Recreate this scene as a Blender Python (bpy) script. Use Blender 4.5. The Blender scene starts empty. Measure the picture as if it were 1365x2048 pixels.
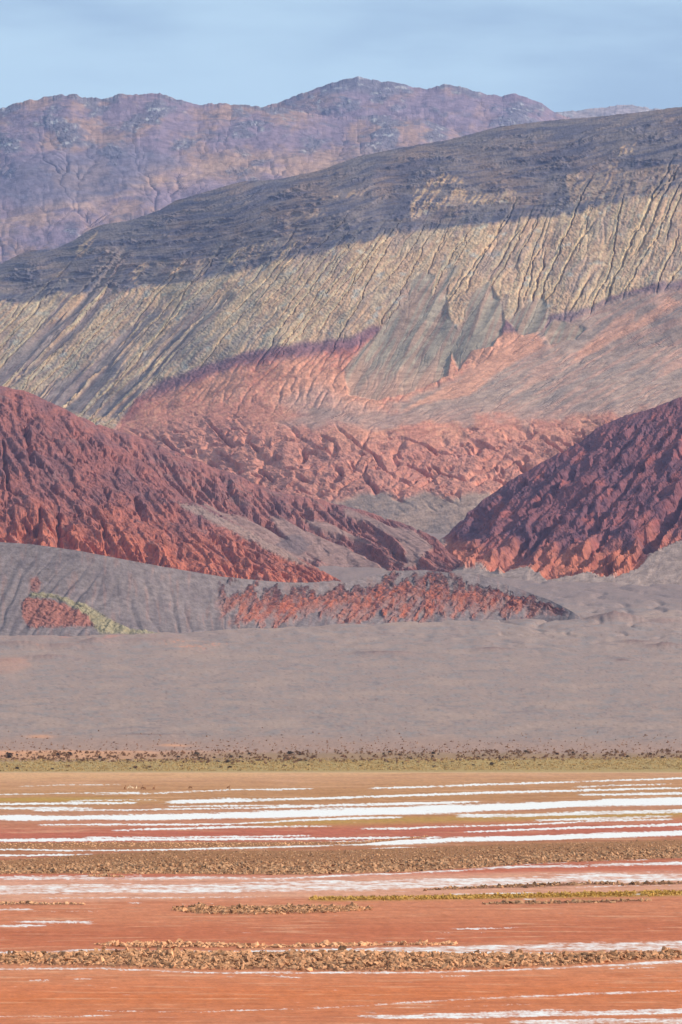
import bpy, math, random
import numpy as np
R = math.radians
random.seed(7); rng = np.random.default_rng(11)
scene = bpy.context.scene
COL = scene.collection

# ------------------------------------------------------------------ camera, sky, sun, exposure
CAM_H = 22.0
FPX = 8530.0                      # focal length in photo pixels (photo 1365 x 2048)
PITCH = math.atan((1450 - 1024) / FPX)
cam_d = bpy.data.cameras.new("camera"); cam = bpy.data.objects.new("camera", cam_d); COL.objects.link(cam)
cam.location = (0, 0, CAM_H); cam.rotation_euler = (math.pi / 2 + PITCH, 0, 0)
cam_d.sensor_fit = 'VERTICAL'; cam_d.sensor_height = 36.0; cam_d.lens = 36.0 * FPX / 2048
cam_d.clip_start = 1.0; cam_d.clip_end = 200000.0
scene.camera = cam

SUN_EL, SUN_AZ = R(31), R(106)    # azimuth clockwise from the view direction (+Y)
sun_dir = (math.sin(SUN_AZ) * math.cos(SUN_EL), math.cos(SUN_AZ) * math.cos(SUN_EL), math.sin(SUN_EL))
sl = bpy.data.lights.new("sun", 'SUN'); sun = bpy.data.objects.new("sun", sl); COL.objects.link(sun)
sl.energy = 5.0; sl.angle = R(0.5); sl.color = (1.0, 0.92, 0.80)
import mathutils
sun.rotation_euler = mathutils.Vector(sun_dir).to_track_quat('Z', 'Y').to_euler()

world = bpy.data.worlds.new("World"); scene.world = world; world.use_nodes = True
wn = world.node_tree; wn.nodes.clear()
def nd(t, kind, **kw):
    n = t.nodes.new(kind)
    for k, v in kw.items(): setattr(n, k, v)
    return n
sky = nd(wn, 'ShaderNodeTexSky', sky_type='NISHITA', sun_disc=False, sun_elevation=SUN_EL, sun_rotation=SUN_AZ,
         altitude=1200, air_density=1.0, dust_density=1.0, ozone_density=0.4)
bg = nd(wn, 'ShaderNodeBackground'); bg.inputs['Strength'].default_value = 0.13
tc = nd(wn, 'ShaderNodeTexCoord'); mp = nd(wn, 'ShaderNodeMapping')
mp.inputs['Rotation'].default_value = (0, R(-6), 0)
mp.inputs['Scale'].default_value = (7, 7, 30); mp.inputs['Location'].default_value = (0.55, 0, 0.4)
cn = nd(wn, 'ShaderNodeTexNoise'); cn.inputs['Scale'].default_value = 1.0; cn.inputs['Detail'].default_value = 6; cn.inputs['Roughness'].default_value = 0.5
rm = nd(wn, 'ShaderNodeMapRange', interpolation_type='SMOOTHSTEP')
rm.inputs['From Min'].default_value = 0.40; rm.inputs['From Max'].default_value = 0.60; rm.inputs['To Min'].default_value = 0.22; rm.inputs['To Max'].default_value = 0.95
mx = nd(wn, 'ShaderNodeMix', data_type='RGBA'); mx.inputs['B'].default_value = (4.4, 6.0, 7.0, 1)
wo = nd(wn, 'ShaderNodeOutputWorld')
L = wn.links.new
L(tc.outputs['Generated'], mp.inputs['Vector']); L(mp.outputs['Vector'], cn.inputs['Vector'])
L(cn.outputs['Fac'], rm.inputs['Value']); L(rm.outputs['Result'], mx.inputs['Factor'])
L(sky.outputs['Color'], mx.inputs['A']); L(mx.outputs['Result'], bg.inputs['Color']); L(bg.outputs['Background'], wo.inputs['Surface'])

scene.view_settings.view_transform = 'Standard'; scene.view_settings.look = 'None'
scene.view_settings.gamma = 1.0; scene.view_settings.use_curve_mapping = False
scene.view_settings.exposure = 0.12

# ------------------------------------------------------------------ numpy helpers
_perm = {}
def _tab(seed):
    if seed not in _perm:
        r = np.random.default_rng(seed * 7919 + 3)
        p = r.permutation(256); a = r.uniform(0, 2 * np.pi, 256)
        _perm[seed] = (np.concatenate([p, p]), np.cos(a).astype(np.float32), np.sin(a).astype(np.float32))
    return _perm[seed]
def pn(x, y, seed=0):
    p, gx, gy = _tab(seed)
    x = np.asarray(x, np.float64); y = np.asarray(y, np.float64)
    xi = np.floor(x).astype(np.int64); yi = np.floor(y).astype(np.int64)
    xf = (x - xi).astype(np.float32); yf = (y - yi).astype(np.float32); xi &= 255; yi &= 255
    u = xf * xf * xf * (xf * (xf * 6 - 15) + 10); v = yf * yf * yf * (yf * (yf * 6 - 15) + 10)
    x1 = (xi + 1) & 255; y1 = (yi + 1) & 255
    def g(a, b, dx, dy):
        h = p[p[a] + b]; return gx[h] * dx + gy[h] * dy
    n0 = g(xi, yi, xf, yf); n1 = g(x1, yi, xf - 1, yf); n2 = g(xi, y1, xf, yf - 1); n3 = g(x1, y1, xf - 1, yf - 1)
    a = n0 + u * (n1 - n0); b = n2 + u * (n3 - n2)
    return (a + v * (b - a)) * 1.5
def fbm(x, y, seed=0, o=4, g=0.5):
    t = 0; a = 1.0; s = 0
    for i in range(o):
        t = t + a * pn(x * 2 ** i + 17.3 * i, y * 2 ** i + 5.1 * i, seed + i); s += a; a *= g
    return t / s
def ridged(x, y, seed=0, o=4, g=0.5):
    t = 0; a = 1.0; s = 0
    for i in range(o):
        t = t + a * (1 - 2 * np.abs(pn(x * 2 ** i + 7.7 * i, y * 2 ** i, seed + i))); s += a; a *= g
    return t / s
def vein(x, y, w, seed=0):        # thin incised lines along the zero crossings of a noise
    return np.clip(1 - np.abs(pn(x, y, seed)) / w, 0, 1)
def sst(a, b, x):
    t = np.clip((x - a) / (b - a), 0, 1); return t * t * (3 - 2 * t)
def pl(x, pts):
    p = np.array(pts, float); return np.interp(x, p[:, 0], p[:, 1])
def poly(px, py, pts, soft=0.0):  # inside mask of a polygon; soft = px width of the edge
    pts = np.array(pts, float); out = np.zeros(px.shape, np.float32)
    x0, y0 = pts.min(0) - soft - 1; x1, y1 = pts.max(0) + soft + 1
    sel = (px > x0) & (px < x1) & (py > y0) & (py < y1)
    X = px[sel]; Y = py[sel]
    if not len(X): return out
    ins = np.zeros(X.shape, bool); d = np.full(X.shape, 1e9)
    n = len(pts)
    for i in range(n):
        ax, ay = pts[i]; bx, by = pts[(i + 1) % n]
        c = ((ay > Y) != (by > Y))
        if by != ay: ins ^= c & (X < (bx - ax) * (Y - ay) / (by - ay) + ax)
        if soft > 0:
            ex, ey = bx - ax, by - ay
            t = np.clip(((X - ax) * ex + (Y - ay) * ey) / (ex * ex + ey * ey + 1e-9), 0, 1)
            d = np.minimum(d, np.hypot(X - ax - t * ex, Y - ay - t * ey))
    if soft > 0: out[sel] = sst(-soft, soft, np.where(ins, d, -d))
    else: out[sel] = ins
    return out
def rgb(r, g, b):                 # sRGB 0-255 -> linear albedo
    c = np.array([r, g, b]) / 255.0
    return np.where(c < 0.04045, c / 12.92, ((c + 0.055) / 1.055) ** 2.4)
def mixc(c, new, m):
    return c + (new - c) * np.clip(m, 0, 1)[..., None]
CT, ST = math.cos(PITCH), math.sin(PITCH)
def unproj(px, py, D):
    xc = (px - 682.5) / FPX; yc = (1024 - py) / FPX
    s = D / (CT - yc * ST)
    return np.stack([xc * s, D + 0 * px, CAM_H + (ST + yc * CT) * s], -1)
def flat_D(py, z=0.0):            # distance at which the level z shows on photo row py
    yc = (1024 - py) / FPX
    return (z - CAM_H) * (CT - yc * ST) / (ST + yc * CT)

def erode(Z, dx, dy, iters=12, K=0.5, m=0.45, kd=0.05, hard=None):
    """stream-power incision with hillslope diffusion on a grid; dy per row pair may vary"""
    H, W = Z.shape; N = H * W
    z = Z.copy(); idx = np.arange(N).reshape(H, W)
    hard = np.ones((H, W)) if hard is None else hard
    dyr = np.broadcast_to(dy, (H, W))
    for it in range(iters):
        best = np.zeros((H, W)); rec = idx.copy(); dist = np.ones((H, W))
        zp = np.pad(z, 1, constant_values=1e9)
        for a in (-1, 0, 1):
            for b in (-1, 0, 1):
                if a == 0 and b == 0: continue
                d = np.sqrt((a * dyr) ** 2 + (b * dx) ** 2)
                s = (z - zp[1 + a:1 + a + H, 1 + b:1 + b + W]) / d
                k = s > best
                best = np.where(k, s, best); dist = np.where(k, d, dist)
                ii = np.clip(np.arange(H)[:, None] + a, 0, H - 1) * W + np.clip(np.arange(W)[None] + b, 0, W - 1)
                rec = np.where(k, ii, rec)
        rec[-1] = idx[-1]
        order = np.argsort(z.ravel()).tolist(); r = rec.ravel().tolist()
        A = [1.0] * N
        for i in reversed(order):
            j = r[i]
            if j != i: A[j] += A[i]
        F = (K * hard * np.array(A).reshape(H, W) ** m * dx / dist).ravel().tolist()
        zz = z.ravel().tolist()
        for i in order:
            j = r[i]
            if j != i and zz[j] < zz[i]:
                f = F[i]; zz[i] = (zz[i] + f * zz[j]) / (1 + f)
        z = np.array(zz).reshape(H, W)
        q = np.pad(z, 1, mode='edge')
        z = z + kd * (q[:-2, 1:-1] + q[2:, 1:-1] + q[1:-1, :-2] + q[1:-1, 2:] - 4 * z)
    return z
def blur(a, n):
    for _ in range(n):
        q = np.pad(a, 1, mode='edge')
        a = (q[:-2, 1:-1] + q[2:, 1:-1] + q[1:-1, :-2] + q[1:-1, 2:] + 4 * a) / 8
    return a
def sample(grid, r, c):
    H, W = grid.shape
    r = np.clip(r, 0, H - 1.001); c = np.clip(c, 0, W - 1.001)
    i = r.astype(int); j = c.astype(int); a = r - i; b = c - j
    return (grid[i, j] * (1 - a) * (1 - b) + grid[i + 1, j] * a * (1 - b) + grid[i, j + 1] * (1 - a) * b + grid[i + 1, j + 1] * a * b)

# ------------------------------------------------------------------ mesh + material helpers
def tag(o, label=None, cat=None, group=None, kind=None):
    if label: o['label'] = label
    if cat: o['category'] = cat
    if group: o['group'] = group
    if kind: o['kind'] = kind
    return o
def mesh_from(name, V, faces, mat, col=None, smooth=True, extra=None):
    """V (N,3); faces (M,k) int array"""
    me = bpy.data.meshes.new(name); V = np.ascontiguousarray(V, np.float32); faces = np.ascontiguousarray(faces, np.int32)
    me.vertices.add(len(V)); me.vertices.foreach_set('co', V.ravel())
    k = faces.shape[1]
    me.loops.add(faces.size); me.loops.foreach_set('vertex_index', faces.ravel())
    me.polygons.add(len(faces)); me.polygons.foreach_set('loop_start', np.arange(0, faces.size, k, dtype=np.int32))
    me.update(calc_edges=True)
    me.polygons.foreach_set('use_smooth', np.full(len(faces), smooth))
    if col is not None:
        a = me.color_attributes.new('albedo', 'FLOAT_COLOR', 'POINT')
        c = np.ones((len(V), 4), np.float32); c[:, :3] = col.reshape(-1, 3); a.data.foreach_set('color', c.ravel())
    for nm, arr in (extra or {}).items():
        a = me.attributes.new(nm, 'FLOAT', 'POINT'); a.data.foreach_set('value', np.ascontiguousarray(arr, np.float32).ravel())
    me.materials.append(mat); me.validate()
    return me
def grid_faces(H, W, flip=False):
    i = np.arange(H * W).reshape(H, W)
    q = np.stack([i[:-1, :-1], i[1:, :-1], i[1:, 1:], i[:-1, 1:]], -1).reshape(-1, 4)
    return q[:, ::-1] if flip else q
def link(name, me, **kw):
    o = bpy.data.objects.new(name, me); COL.objects.link(o); tag(o, **kw); return o

def terrain_mat(name, scale, dist, var=0.45, fine=3.0, speck=0.0, rough=0.95, tint=(1, 1, 1)):
    m = bpy.data.materials.new(name); m.use_nodes = True; t = m.node_tree; t.nodes.clear(); L = t.links.new
    out = nd(t, 'ShaderNodeOutputMaterial'); b = nd(t, 'ShaderNodeBsdfPrincipled')
    b.inputs['Roughness'].default_value = rough; b.inputs['Specular IOR Level'].default_value = 0.08
    at = nd(t, 'ShaderNodeAttribute', attribute_name='albedo'); g = nd(t, 'ShaderNodeNewGeometry')
    n1 = nd(t, 'ShaderNodeTexNoise'); n1.inputs['Scale'].default_value = scale; n1.inputs['Detail'].default_value = 8; n1.inputs['Roughness'].default_value = 0.72
    n2 = nd(t, 'ShaderNodeTexNoise'); n2.inputs['Scale'].default_value = scale * fine; n2.inputs['Detail'].default_value = 3
    L(g.outputs['Position'], n1.inputs['Vector']); L(g.outputs['Position'], n2.inputs['Vector'])
    r = nd(t, 'ShaderNodeMapRange'); r.inputs['From Min'].default_value = 0.3; r.inputs['From Max'].default_value = 0.7
    r.inputs['To Min'].default_value = 1 - var; r.inputs['To Max'].default_value = 1 + var
    L(n1.outputs['Fac'], r.inputs['Value'])
    mu = nd(t, 'ShaderNodeVectorMath', operation='SCALE'); L(at.outputs['Color'], mu.inputs[0]); L(r.outputs['Result'], mu.inputs['Scale'])
    last = mu.outputs['Vector']
    if speck > 0:                                   # stones and dark pebbles on the surface
        r2 = nd(t, 'ShaderNodeMapRange'); r2.inputs['From Min'].default_value = 0.62; r2.inputs['From Max'].default_value = 0.72
        r2.inputs['To Min'].default_value = 1.0; r2.inputs['To Max'].default_value = 1 - speck
        L(n2.outputs['Fac'], r2.inputs['Value'])
        m2 = nd(t, 'ShaderNodeVectorMath', operation='SCALE'); L(last, m2.inputs[0]); L(r2.outputs['Result'], m2.inputs['Scale']); last = m2.outputs['Vector']
    L(last, b.inputs['Base Color'])
    bp = nd(t, 'ShaderNodeBump'); bp.inputs['Strength'].default_value = 0.8; bp.inputs['Distance'].default_value = dist
    L(n1.outputs['Fac'], bp.inputs['Height']); L(bp.outputs['Normal'], b.inputs['Normal'])
    L(b.outputs['BSDF'], out.inputs['Surface'])
    return m
def smooth1(a, n):
    kk = np.exp(-(np.arange(-3 * n, 3 * n + 1) / n) ** 2); kk /= kk.sum()
    return np.convolve(np.pad(a, 3 * n, mode='reflect', reflect_type='odd'), kk, 'valid')
def cols(step, margin=260, mstep=9):
    return np.concatenate([np.arange(-margin, 0, mstep), np.arange(0, 1365 + step, step), np.arange(1365 + step + mstep, 1365 + margin, mstep)]).astype(float)
def normals(P):
    du = np.gradient(P, axis=1); dv = np.gradient(P, axis=0)
    n = np.cross(dv, du); n /= np.linalg.norm(n, axis=-1, keepdims=True) + 1e-9
    s = np.sign(n[..., 2:3]); s[s == 0] = 1
    return n * s
def tone(c, sat, gain):
    l = (c @ np.array([.3, .59, .11]))[..., None]
    return np.clip((l + (c - l) * sat) * gain, 0.01, .9)
def build_layer(name, PX, PY, D, relief, col, mat, back=None, sat=.95, gain=1.0, **kw):
    """rows from the crest (row 0) down to the foot; relief in photo pixels along the surface normal"""
    col = tone(col, sat, gain)
    P = unproj(PX, PY, D); n = normals(P)
    P = P + n * (relief * D / FPX)[..., None]
    if back is not None:                            # the far side of the hill, falling away behind the crest
        nb, dd, dz = back; c = P[0]; rows = []; cc = []
        for k in range(nb, 0, -1):
            q = c.copy(); f = k / nb
            q[:, 1] += dd * f; q[:, 2] -= dz * f ** 1.15; q[:, 2] += 0.02 * dz * pn(q[:, 0] / 60, q[:, 1] / 60 + 3, 5)
            rows.append(q); cc.append(col[0])
        P = np.concatenate([np.array(rows), P]); col = np.concatenate([np.array(cc), col])
    H, W = P.shape[:2]
    me = mesh_from(name, P.reshape(-1, 3), grid_faces(H, W), mat, col, smooth=False)
    return link(name, me, kind='structure', **kw)

# ------------------------------------------------------------------ ground below everything
def simple_mat(name, c, scale=0.5, var=0.2, rough=0.95):
    m = bpy.data.materials.new(name); m.use_nodes = True; t = m.node_tree; b = t.nodes['Principled BSDF']; L = t.links.new
    b.inputs['Roughness'].default_value = rough; b.inputs['Specular IOR Level'].default_value = 0.1
    n = nd(t, 'ShaderNodeTexNoise'); n.inputs['Scale'].default_value = scale; n.inputs['Detail'].default_value = 4
    g = nd(t, 'ShaderNodeNewGeometry'); oi = nd(t, 'ShaderNodeObjectInfo'); L(g.outputs['Position'], n.inputs['Vector'])
    r = nd(t, 'ShaderNodeMapRange'); r.inputs['From Min'].default_value = 0.3; r.inputs['From Max'].default_value = 0.7
    r.inputs['To Min'].default_value = 1 - var; r.inputs['To Max'].default_value = 1 + var; L(n.outputs['Fac'], r.inputs['Value'])
    r2 = nd(t, 'ShaderNodeMapRange'); r2.inputs['To Min'].default_value = 1 - var; r2.inputs['To Max'].default_value = 1 + var; L(oi.outputs['Random'], r2.inputs['Value'])
    mm = nd(t, 'ShaderNodeMath', operation='MULTIPLY'); L(r.outputs['Result'], mm.inputs[0]); L(r2.outputs['Result'], mm.inputs[1])
    v = nd(t, 'ShaderNodeVectorMath', operation='SCALE'); v.inputs[0].default_value = tuple(c); L(mm.outputs[0], v.inputs['Scale']); L(v.outputs['Vector'], b.inputs['Base Color'])
    return m
gm = simple_mat("desert_soil", rgb(150, 125, 112), 0.02)
g = mesh_from("ground", np.array([[-26000, -3000, -3], [26000, -3000, -3], [26000, 40000, -3], [-26000, 40000, -3]]), np.array([[0, 1, 2, 3]]), gm)
link("ground", g, kind='structure')

# ------------------------------------------------------------------ FAR RANGE (three ridges)
m_far = terrain_mat("far_rock", 0.02, 8.0, 0.42)
def far_layer(name, ridge, foot, D0, run, seed, paint, step=2.6, rows=150, relief_amp=10, x0=-260, x1=1625, crag=3.0):
    px = np.arange(x0, x1 + step, step, dtype=float); v = np.linspace(1, 0, rows)
    rid = pl(px, ridge); ft = pl(px, foot)
    r0 = rid; rid = smooth1(rid, 22); ft = smooth1(ft, 30)
    cragv = r0 - rid; crg = -crag * (ridged(px / 30, px * 0 + seed, seed, 5, 0.65) - 0.1) * 1.5
    PX = np.broadcast_to(px, (rows, len(px))).copy(); PY = ft + (rid - ft) * v[:, None] + cragv * v[:, None] ** 4 + crg * v[:, None] ** 60
    V = np.broadcast_to(v[:, None], PX.shape)
    D = D0 + run * (V ** 1.0 * 0.8 + 0.2 * V ** 4) - 0.0 * PX
    gs = step * 1.0
    P = unproj(PX, PY, D); Z = P[..., 2] + 60 * fbm(PX / 130, PY / 130, seed + 30, 5, 0.55)
    dx = step * D0 / FPX; dy = run / rows
    E = erode(Z, dx, dy, 12, 0.10, 0.45, 0.03, hard=0.6 + 0.8 * sst(-0.3, 0.4, fbm(PX / 60, PY / 60, seed + 8, 3)))
    rel = (E - P[..., 2]); rel = rel - blur(rel, 30) * 0.3
    rel = rel / (D / FPX) * 0.75
    rel = np.clip(rel, -relief_amp * 2.5, relief_amp * 2.5) * (.08 + .16 * sst(-.1, .4, fbm(PX / 130, PY / 90, seed + 40, 2)))
    rel = rel + 13 * fbm((PX - PY * .8) / 150, (PY + .25 * PX) / 70, seed + 41, 4, .5) * sst(1, .9, V)
    cr = ridged((PX + .4 * PY) / 20, PY / (9 + 16 * sst(.8, .97, V)), seed + 3, 4, 0.6)
    rockm = sst(0.0, 0.35, fbm(PX / 90, PY / 45, seed + 12, 4, 0.6) + 0.55 * (V - 0.75))
    crest = sst(0.88, 0.99, V)
    rel = rel * (1 - 0.6 * crest) + rockm * (cr * 3.0 * (1 - 0.4 * crest)) + 0.8 * fbm(PX / 9, PY / 9, seed + 17, 3)
    col = paint(PX, PY, V, rockm)
    build_layer(name, PX, PY, D, rel, col, m_far, back=(5, 2600, 1100), gain=.95, sat=.9)
def paint_far(PX, PY, V, rock, warm=0.5):
    n = fbm(PX / 120 + PY / 300, PY / 60, 41, 5, 0.55); f = fbm(PX / 14, PY / 9, 47, 4, 0.6)
    c = np.zeros(PX.shape + (3,)) + rgb(134, 113, 124)
    c = mixc(c, rgb(158, 124, 108), sst(-0.15, 0.35, n + 0.3 * f) * warm * 1.5)
    c = mixc(c, rgb(112, 106, 114), sst(0.1, 0.8, rock) * 0.85)
    c = mixc(c, rgb(100, 96, 108), sst(.12, .4, fbm(PX / 46, PY / 17, 48, 4, .6)) * .6)
    c = mixc(c, rgb(190, 184, 180), sst(0.15, 0.4, f) * rock * 0.7)
    return c
far_layer("distant_peak",
    [(-260, 330), (300, 300), (480, 232), (530, 215), (560, 207), (600, 192), (640, 178), (680, 163), (715, 157), (760, 165), (790, 168), (815, 173), (845, 180), (870, 177), (890, 171), (920, 177), (960, 188), (1005, 195), (1030, 190), (1060, 200), (1085, 210), (1108, 227), (1200, 260), (1625, 300)],
    [(-260, 420), (1625, 420)], 17500, 1500, 101, lambda a, b, c, d: paint_far(a, b, c, np.maximum(d, 0.9 * sst(0.86, 0.97, c) * (a > 640) * (a < 800)), 0.5), rows=130, x0=250, x1=1500, crag=3.5)
far_layer("distant_low_ridge",
    [(900, 260), (1080, 240), (1115, 228), (1150, 224), (1200, 218), (1235, 213), (1265, 212), (1300, 219), (1365, 224), (1625, 230)],
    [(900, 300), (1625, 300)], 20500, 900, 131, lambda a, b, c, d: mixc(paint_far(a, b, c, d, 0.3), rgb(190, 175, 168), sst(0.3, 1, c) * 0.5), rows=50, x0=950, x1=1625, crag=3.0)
def paint_front(PX, PY, V, rock):
    c = paint_far(PX, PY, V, rock, 0.75)
    band = np.exp(-((PY - pl(PX, [(0, 450), (160, 410), (300, 360), (420, 335), (700, 330)])) / 26) ** 2)
    c = mixc(c, rgb(182, 142, 114), band * sst(-0.5, 0.3, fbm(PX / 70, PY / 14, 61, 4)) * 0.8)
    bl = poly(PX + 16 * fbm(PX / 30, PY / 20, 63, 3), PY + 10 * fbm(PX / 22, PY / 22, 64, 3), [(60, 320), (150, 300), (240, 285), (350, 310), (370, 325), (300, 345), (290, 375), (200, 400), (60, 420), (0, 400), (0, 330)], 14)
    c = mixc(c, rgb(112, 106, 118), bl * 0.6)
    return c
far_layer("distant_range",
    [(-260, 250), (0, 222), (50, 204), (75, 201), (110, 193), (145, 190), (175, 198), (205, 202), (240, 192), (320, 190), (350, 201), (395, 212), (440, 208), (490, 214), (530, 217), (560, 219), (600, 226), (660, 236), (760, 234), (840, 238), (900, 262), (960, 290), (1200, 330), (1625, 360)],
    [(-260, 600), (0, 560), (400, 520), (900, 400), (1625, 420)], 14500, 2100, 151, paint_front, rows=230, x0=-260, x1=1300, crag=4.0)

# ------------------------------------------------------------------ MAIN STRIPED MOUNTAIN with its pink foothills
RIDGE = [(-260, 640), (-80, 560), (0, 530), (30, 513), (60, 501), (110, 498), (150, 480), (175, 462), (205, 449), (260, 441), (320, 420), (350, 402), (420, 381), (480, 364), (560, 358), (640, 341), (720, 312), (800, 296), (900, 279), (1000, 253), (1100, 241), (1200, 233), (1300, 222), (1365, 213), (1625, 190)]
px = cols(1.7); rows = 500
PX = np.broadcast_to(px, (rows, len(px))).copy()
ux = np.arange(-300., 1700., 2.); sr = smooth1(pl(ux, RIDGE), 20); r0 = pl(px, RIDGE); rid = np.interp(px, ux, sr); cragv = r0 - rid -1.8 * fbm(px / 18, px * 0, 3, 4, 0.6)
v = np.linspace(0, 1, rows)[:, None]
PY = rid + (1075 - rid) * v + cragv * (1 - v) ** 12
xm = (PX - 682.5)
# depth: foothills shallow, upper wall steep and turned a little to the left
wall_foot = np.interp(PX, ux, smooth1(pl(ux, [(-260, 900), (0, 880), (250, 850), (500, 770), (700, 740), (900, 730), (1100, 720), (1365, 690), (1625, 660)]), 40))
up = np.clip(wall_foot - PY, 0, None)
dn = np.clip(PY - wall_foot, 0, None)
D = 8050 - 0.33 * xm + up * 1.55 + 0.0008 * up ** 2 - np.minimum(dn, 120) * 3.4 - np.clip(dn - 120, 0, None) * 2.6
crest = np.clip(1 - (PY - rid) / 60, 0, 1); D = D + 260 * crest ** 2.5
D = D + 40 * fbm(PX / 260, PY / 200, 9, 3)
# s: label of the fall line through each point
k = lambda s: pl(s, [(-300, 1.0), (0, .95), (500, .95), (800, .66), (1000, .5), (1365, .42), (1900, .40)])
S = PX.copy()
for _ in range(12): S = 0.5 * S + 0.5 * (PX + k(S) * (PY - 600))
wx = 7 * fbm(PX / 60, PY / 60, 70, 3) + 2.5 * fbm(PX / 12, PY / 12, 71, 2)
wy = 6 * fbm(PX / 50, PY / 50, 72, 3) + 2.0 * fbm(PX / 10, PY / 10, 73, 2)
QX, QY = PX + wx, PY + wy
CAPL = [(-260, 640), (0, 608), (60, 603), (110, 592), (170, 585), (240, 578), (330, 570), (400, 560), (470, 546), (560, 521), (640, 505), (700, 490), (760, 474), (850, 462), (950, 452), (1050, 440), (1150, 425), (1250, 400), (1365, 378), (1625, 330)]
YELB = [(-260, 1000), (200, 900), (270, 800), (300, 782), (400, 742), (480, 716), (560, 702), (700, 685), (745, 660), (860, 680), (960, 655), (1090, 642), (1190, 622), (1215, 605), (1290, 582), (1365, 572), (1625, 520)]
capl = pl(PX, CAPL); yelb = pl(PX, YELB)
incap = sst(6, -6, QY + 10 * fbm(S / 14, PY / 90, 74, 3) - capl)
inyel = (1 - incap) * sst(5, -5, QY - yelb)
below = sst(-5, 5, QY - yelb)
lowr = sst(760, 840, PY); apron = poly(QX + 20 * lowr * fbm(PX / 50, PY / 50, 56, 3), QY + 46 * lowr * fbm(PX / 90, PY / 50, 55, 4), [(1625, 540), (1365, 578), (1310, 585), (1250, 592), (1170, 625), (1120, 655), (1060, 665), (960, 730), (900, 765), (800, 805), (640, 830), (560, 850), (800, 850), (930, 842), (1100, 842), (1365, 810), (1625, 800)], 9)
FANS = [
 [(845, 545), (825, 560), (812, 610), (775, 640), (728, 690), (690, 740), (700, 790), (760, 800), (830, 782), (895, 750), (905, 705), (925, 665), (900, 640), (893, 590), (900, 560), (925, 530), (912, 528), (880, 560), (862, 590), (868, 548)],
 [(978, 560), (945, 590), (925, 640), (900, 690), (915, 740), (945, 700), (985, 690), (1010, 650), (1000, 600)],
 [(1088, 590), (1050, 612), (1015, 640), (1040, 668), (1080, 665), (1100, 640)],
 [(1112, 640), (1085, 665), (1100, 690), (1150, 680), (1172, 655), (1140, 645)],
 [(480, 590), (400, 660), (350, 720), (285, 770), (250, 830), (205, 840), (240, 760), (300, 700), (330, 670), (390, 620), (455, 585)],
 [(350, 620), (300, 650), (255, 700), (250, 740), (215, 780), (240, 840), (110, 820), (60, 790), (160, 740), (230, 680), (290, 620)],
 [(250, 500), (232, 580), (160, 660), (60, 740), (0, 790), (-60, 800), (20, 720), (90, 650), (120, 600), (180, 560), (215, 500)]]
fan = np.zeros(PX.shape)
for i, f in enumerate(FANS):
    if i < 4: fan = np.maximum(fan, poly(QX, QY, f, 3))
    else: fan = np.maximum(fan, poly(QX, QY, f, 9) * sst(-.30, -.06, fbm((S + 8 * fbm(PX / 45, PY / 60, 80, 3)) / 13, PY / 170, 57, 2)))
n_w = fbm(PX / 16, PY / 16, 99, 3)
flow = PX * 0.55 + PY + 6 * fbm(PX / 60, PY / 60, 68, 3)                       # coordinate across the apron's streaks (they run down to the left)
along = PX - PY * 0.55
# relief
gul = 0
w1 = S + 16 * fbm(PX / 150, PY / 110, 79, 2) + 9 * fbm(PX / 38, PY / 38, 80, 4, .6)
act = sst(-.3, .25, fbm(PX / 110, PY / 90, 81, 3))
act2 = sst(-.15, .35, fbm(PX / 60, PY / 50, 78, 3))
sp = pl(S, [(0, 34), (700, 30), (1365, 40)])
dens = sst(-0.4, 0.3, fbm(S / 90, PY / 260, 82, 2))
big = vein(w1 / 38, PY / 150, 0.15, 83) ** 1.1
mid = vein(w1 / 16, PY / 120, 0.30, 84)
sml = vein((w1 + 3 * fbm(PX / 14, PY / 14, 86, 2)) / 7.5, PY / 60, 0.45, 85)
depth_top = sst(0, 60, PY - rid) * (0.16 + 0.84 * sst(-50, 20, PY - capl))
upper = 1 - below * 0.9
right = 0.55 + 0.45 * sst(500, 1000, PX)
gul = -(8.0 * big * right * (.35 + .65 * act) + 4.5 * mid * act2 * (.4 + .6 * right) + 1.3 * sml * act) * depth_top * upper * (1 - 0.85 * fan) * (1 - apron)
ribs = 1.6 * ridged(w1 / 38, PY / 120, 88, 2) * depth_top * upper * (1 - fan)
strat = (PY - capl) + 8 * fbm(PX / 120, PY / 80, 90, 3)
ledge = 2.6 * fbm(strat / 11, PX / 160, 91, 3, 0.6) * (incap + 0.5 * inyel) * sst(0, 20, PY - rid)
ledge += 5.0 * incap * np.clip(ridged(PX / 26, strat / 9, 92, 3), 0, 1) * sst(-0.1, .3, fbm(PX / 90, strat / 12, 93, 2)) * sst(6, 30, PY - rid)
fanr = fan * (5.0 * (ridged((S + 10 * pn(PX / 70, PY / 70, 94)) / 46, PY / 300, 95, 1) - .75) - .7 * vein((S + 5 * pn(PX / 20, PY / 20, 89)) / 10, PY / 60, .2, 96) * sst(640, 700, PY))
apr = apron * (2.0 * fbm(flow / 13, along / 130, 97, 4) - 1.6 * vein((flow + 3 * n_w) / 9, along / 80, .25, 98) * act2)
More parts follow.
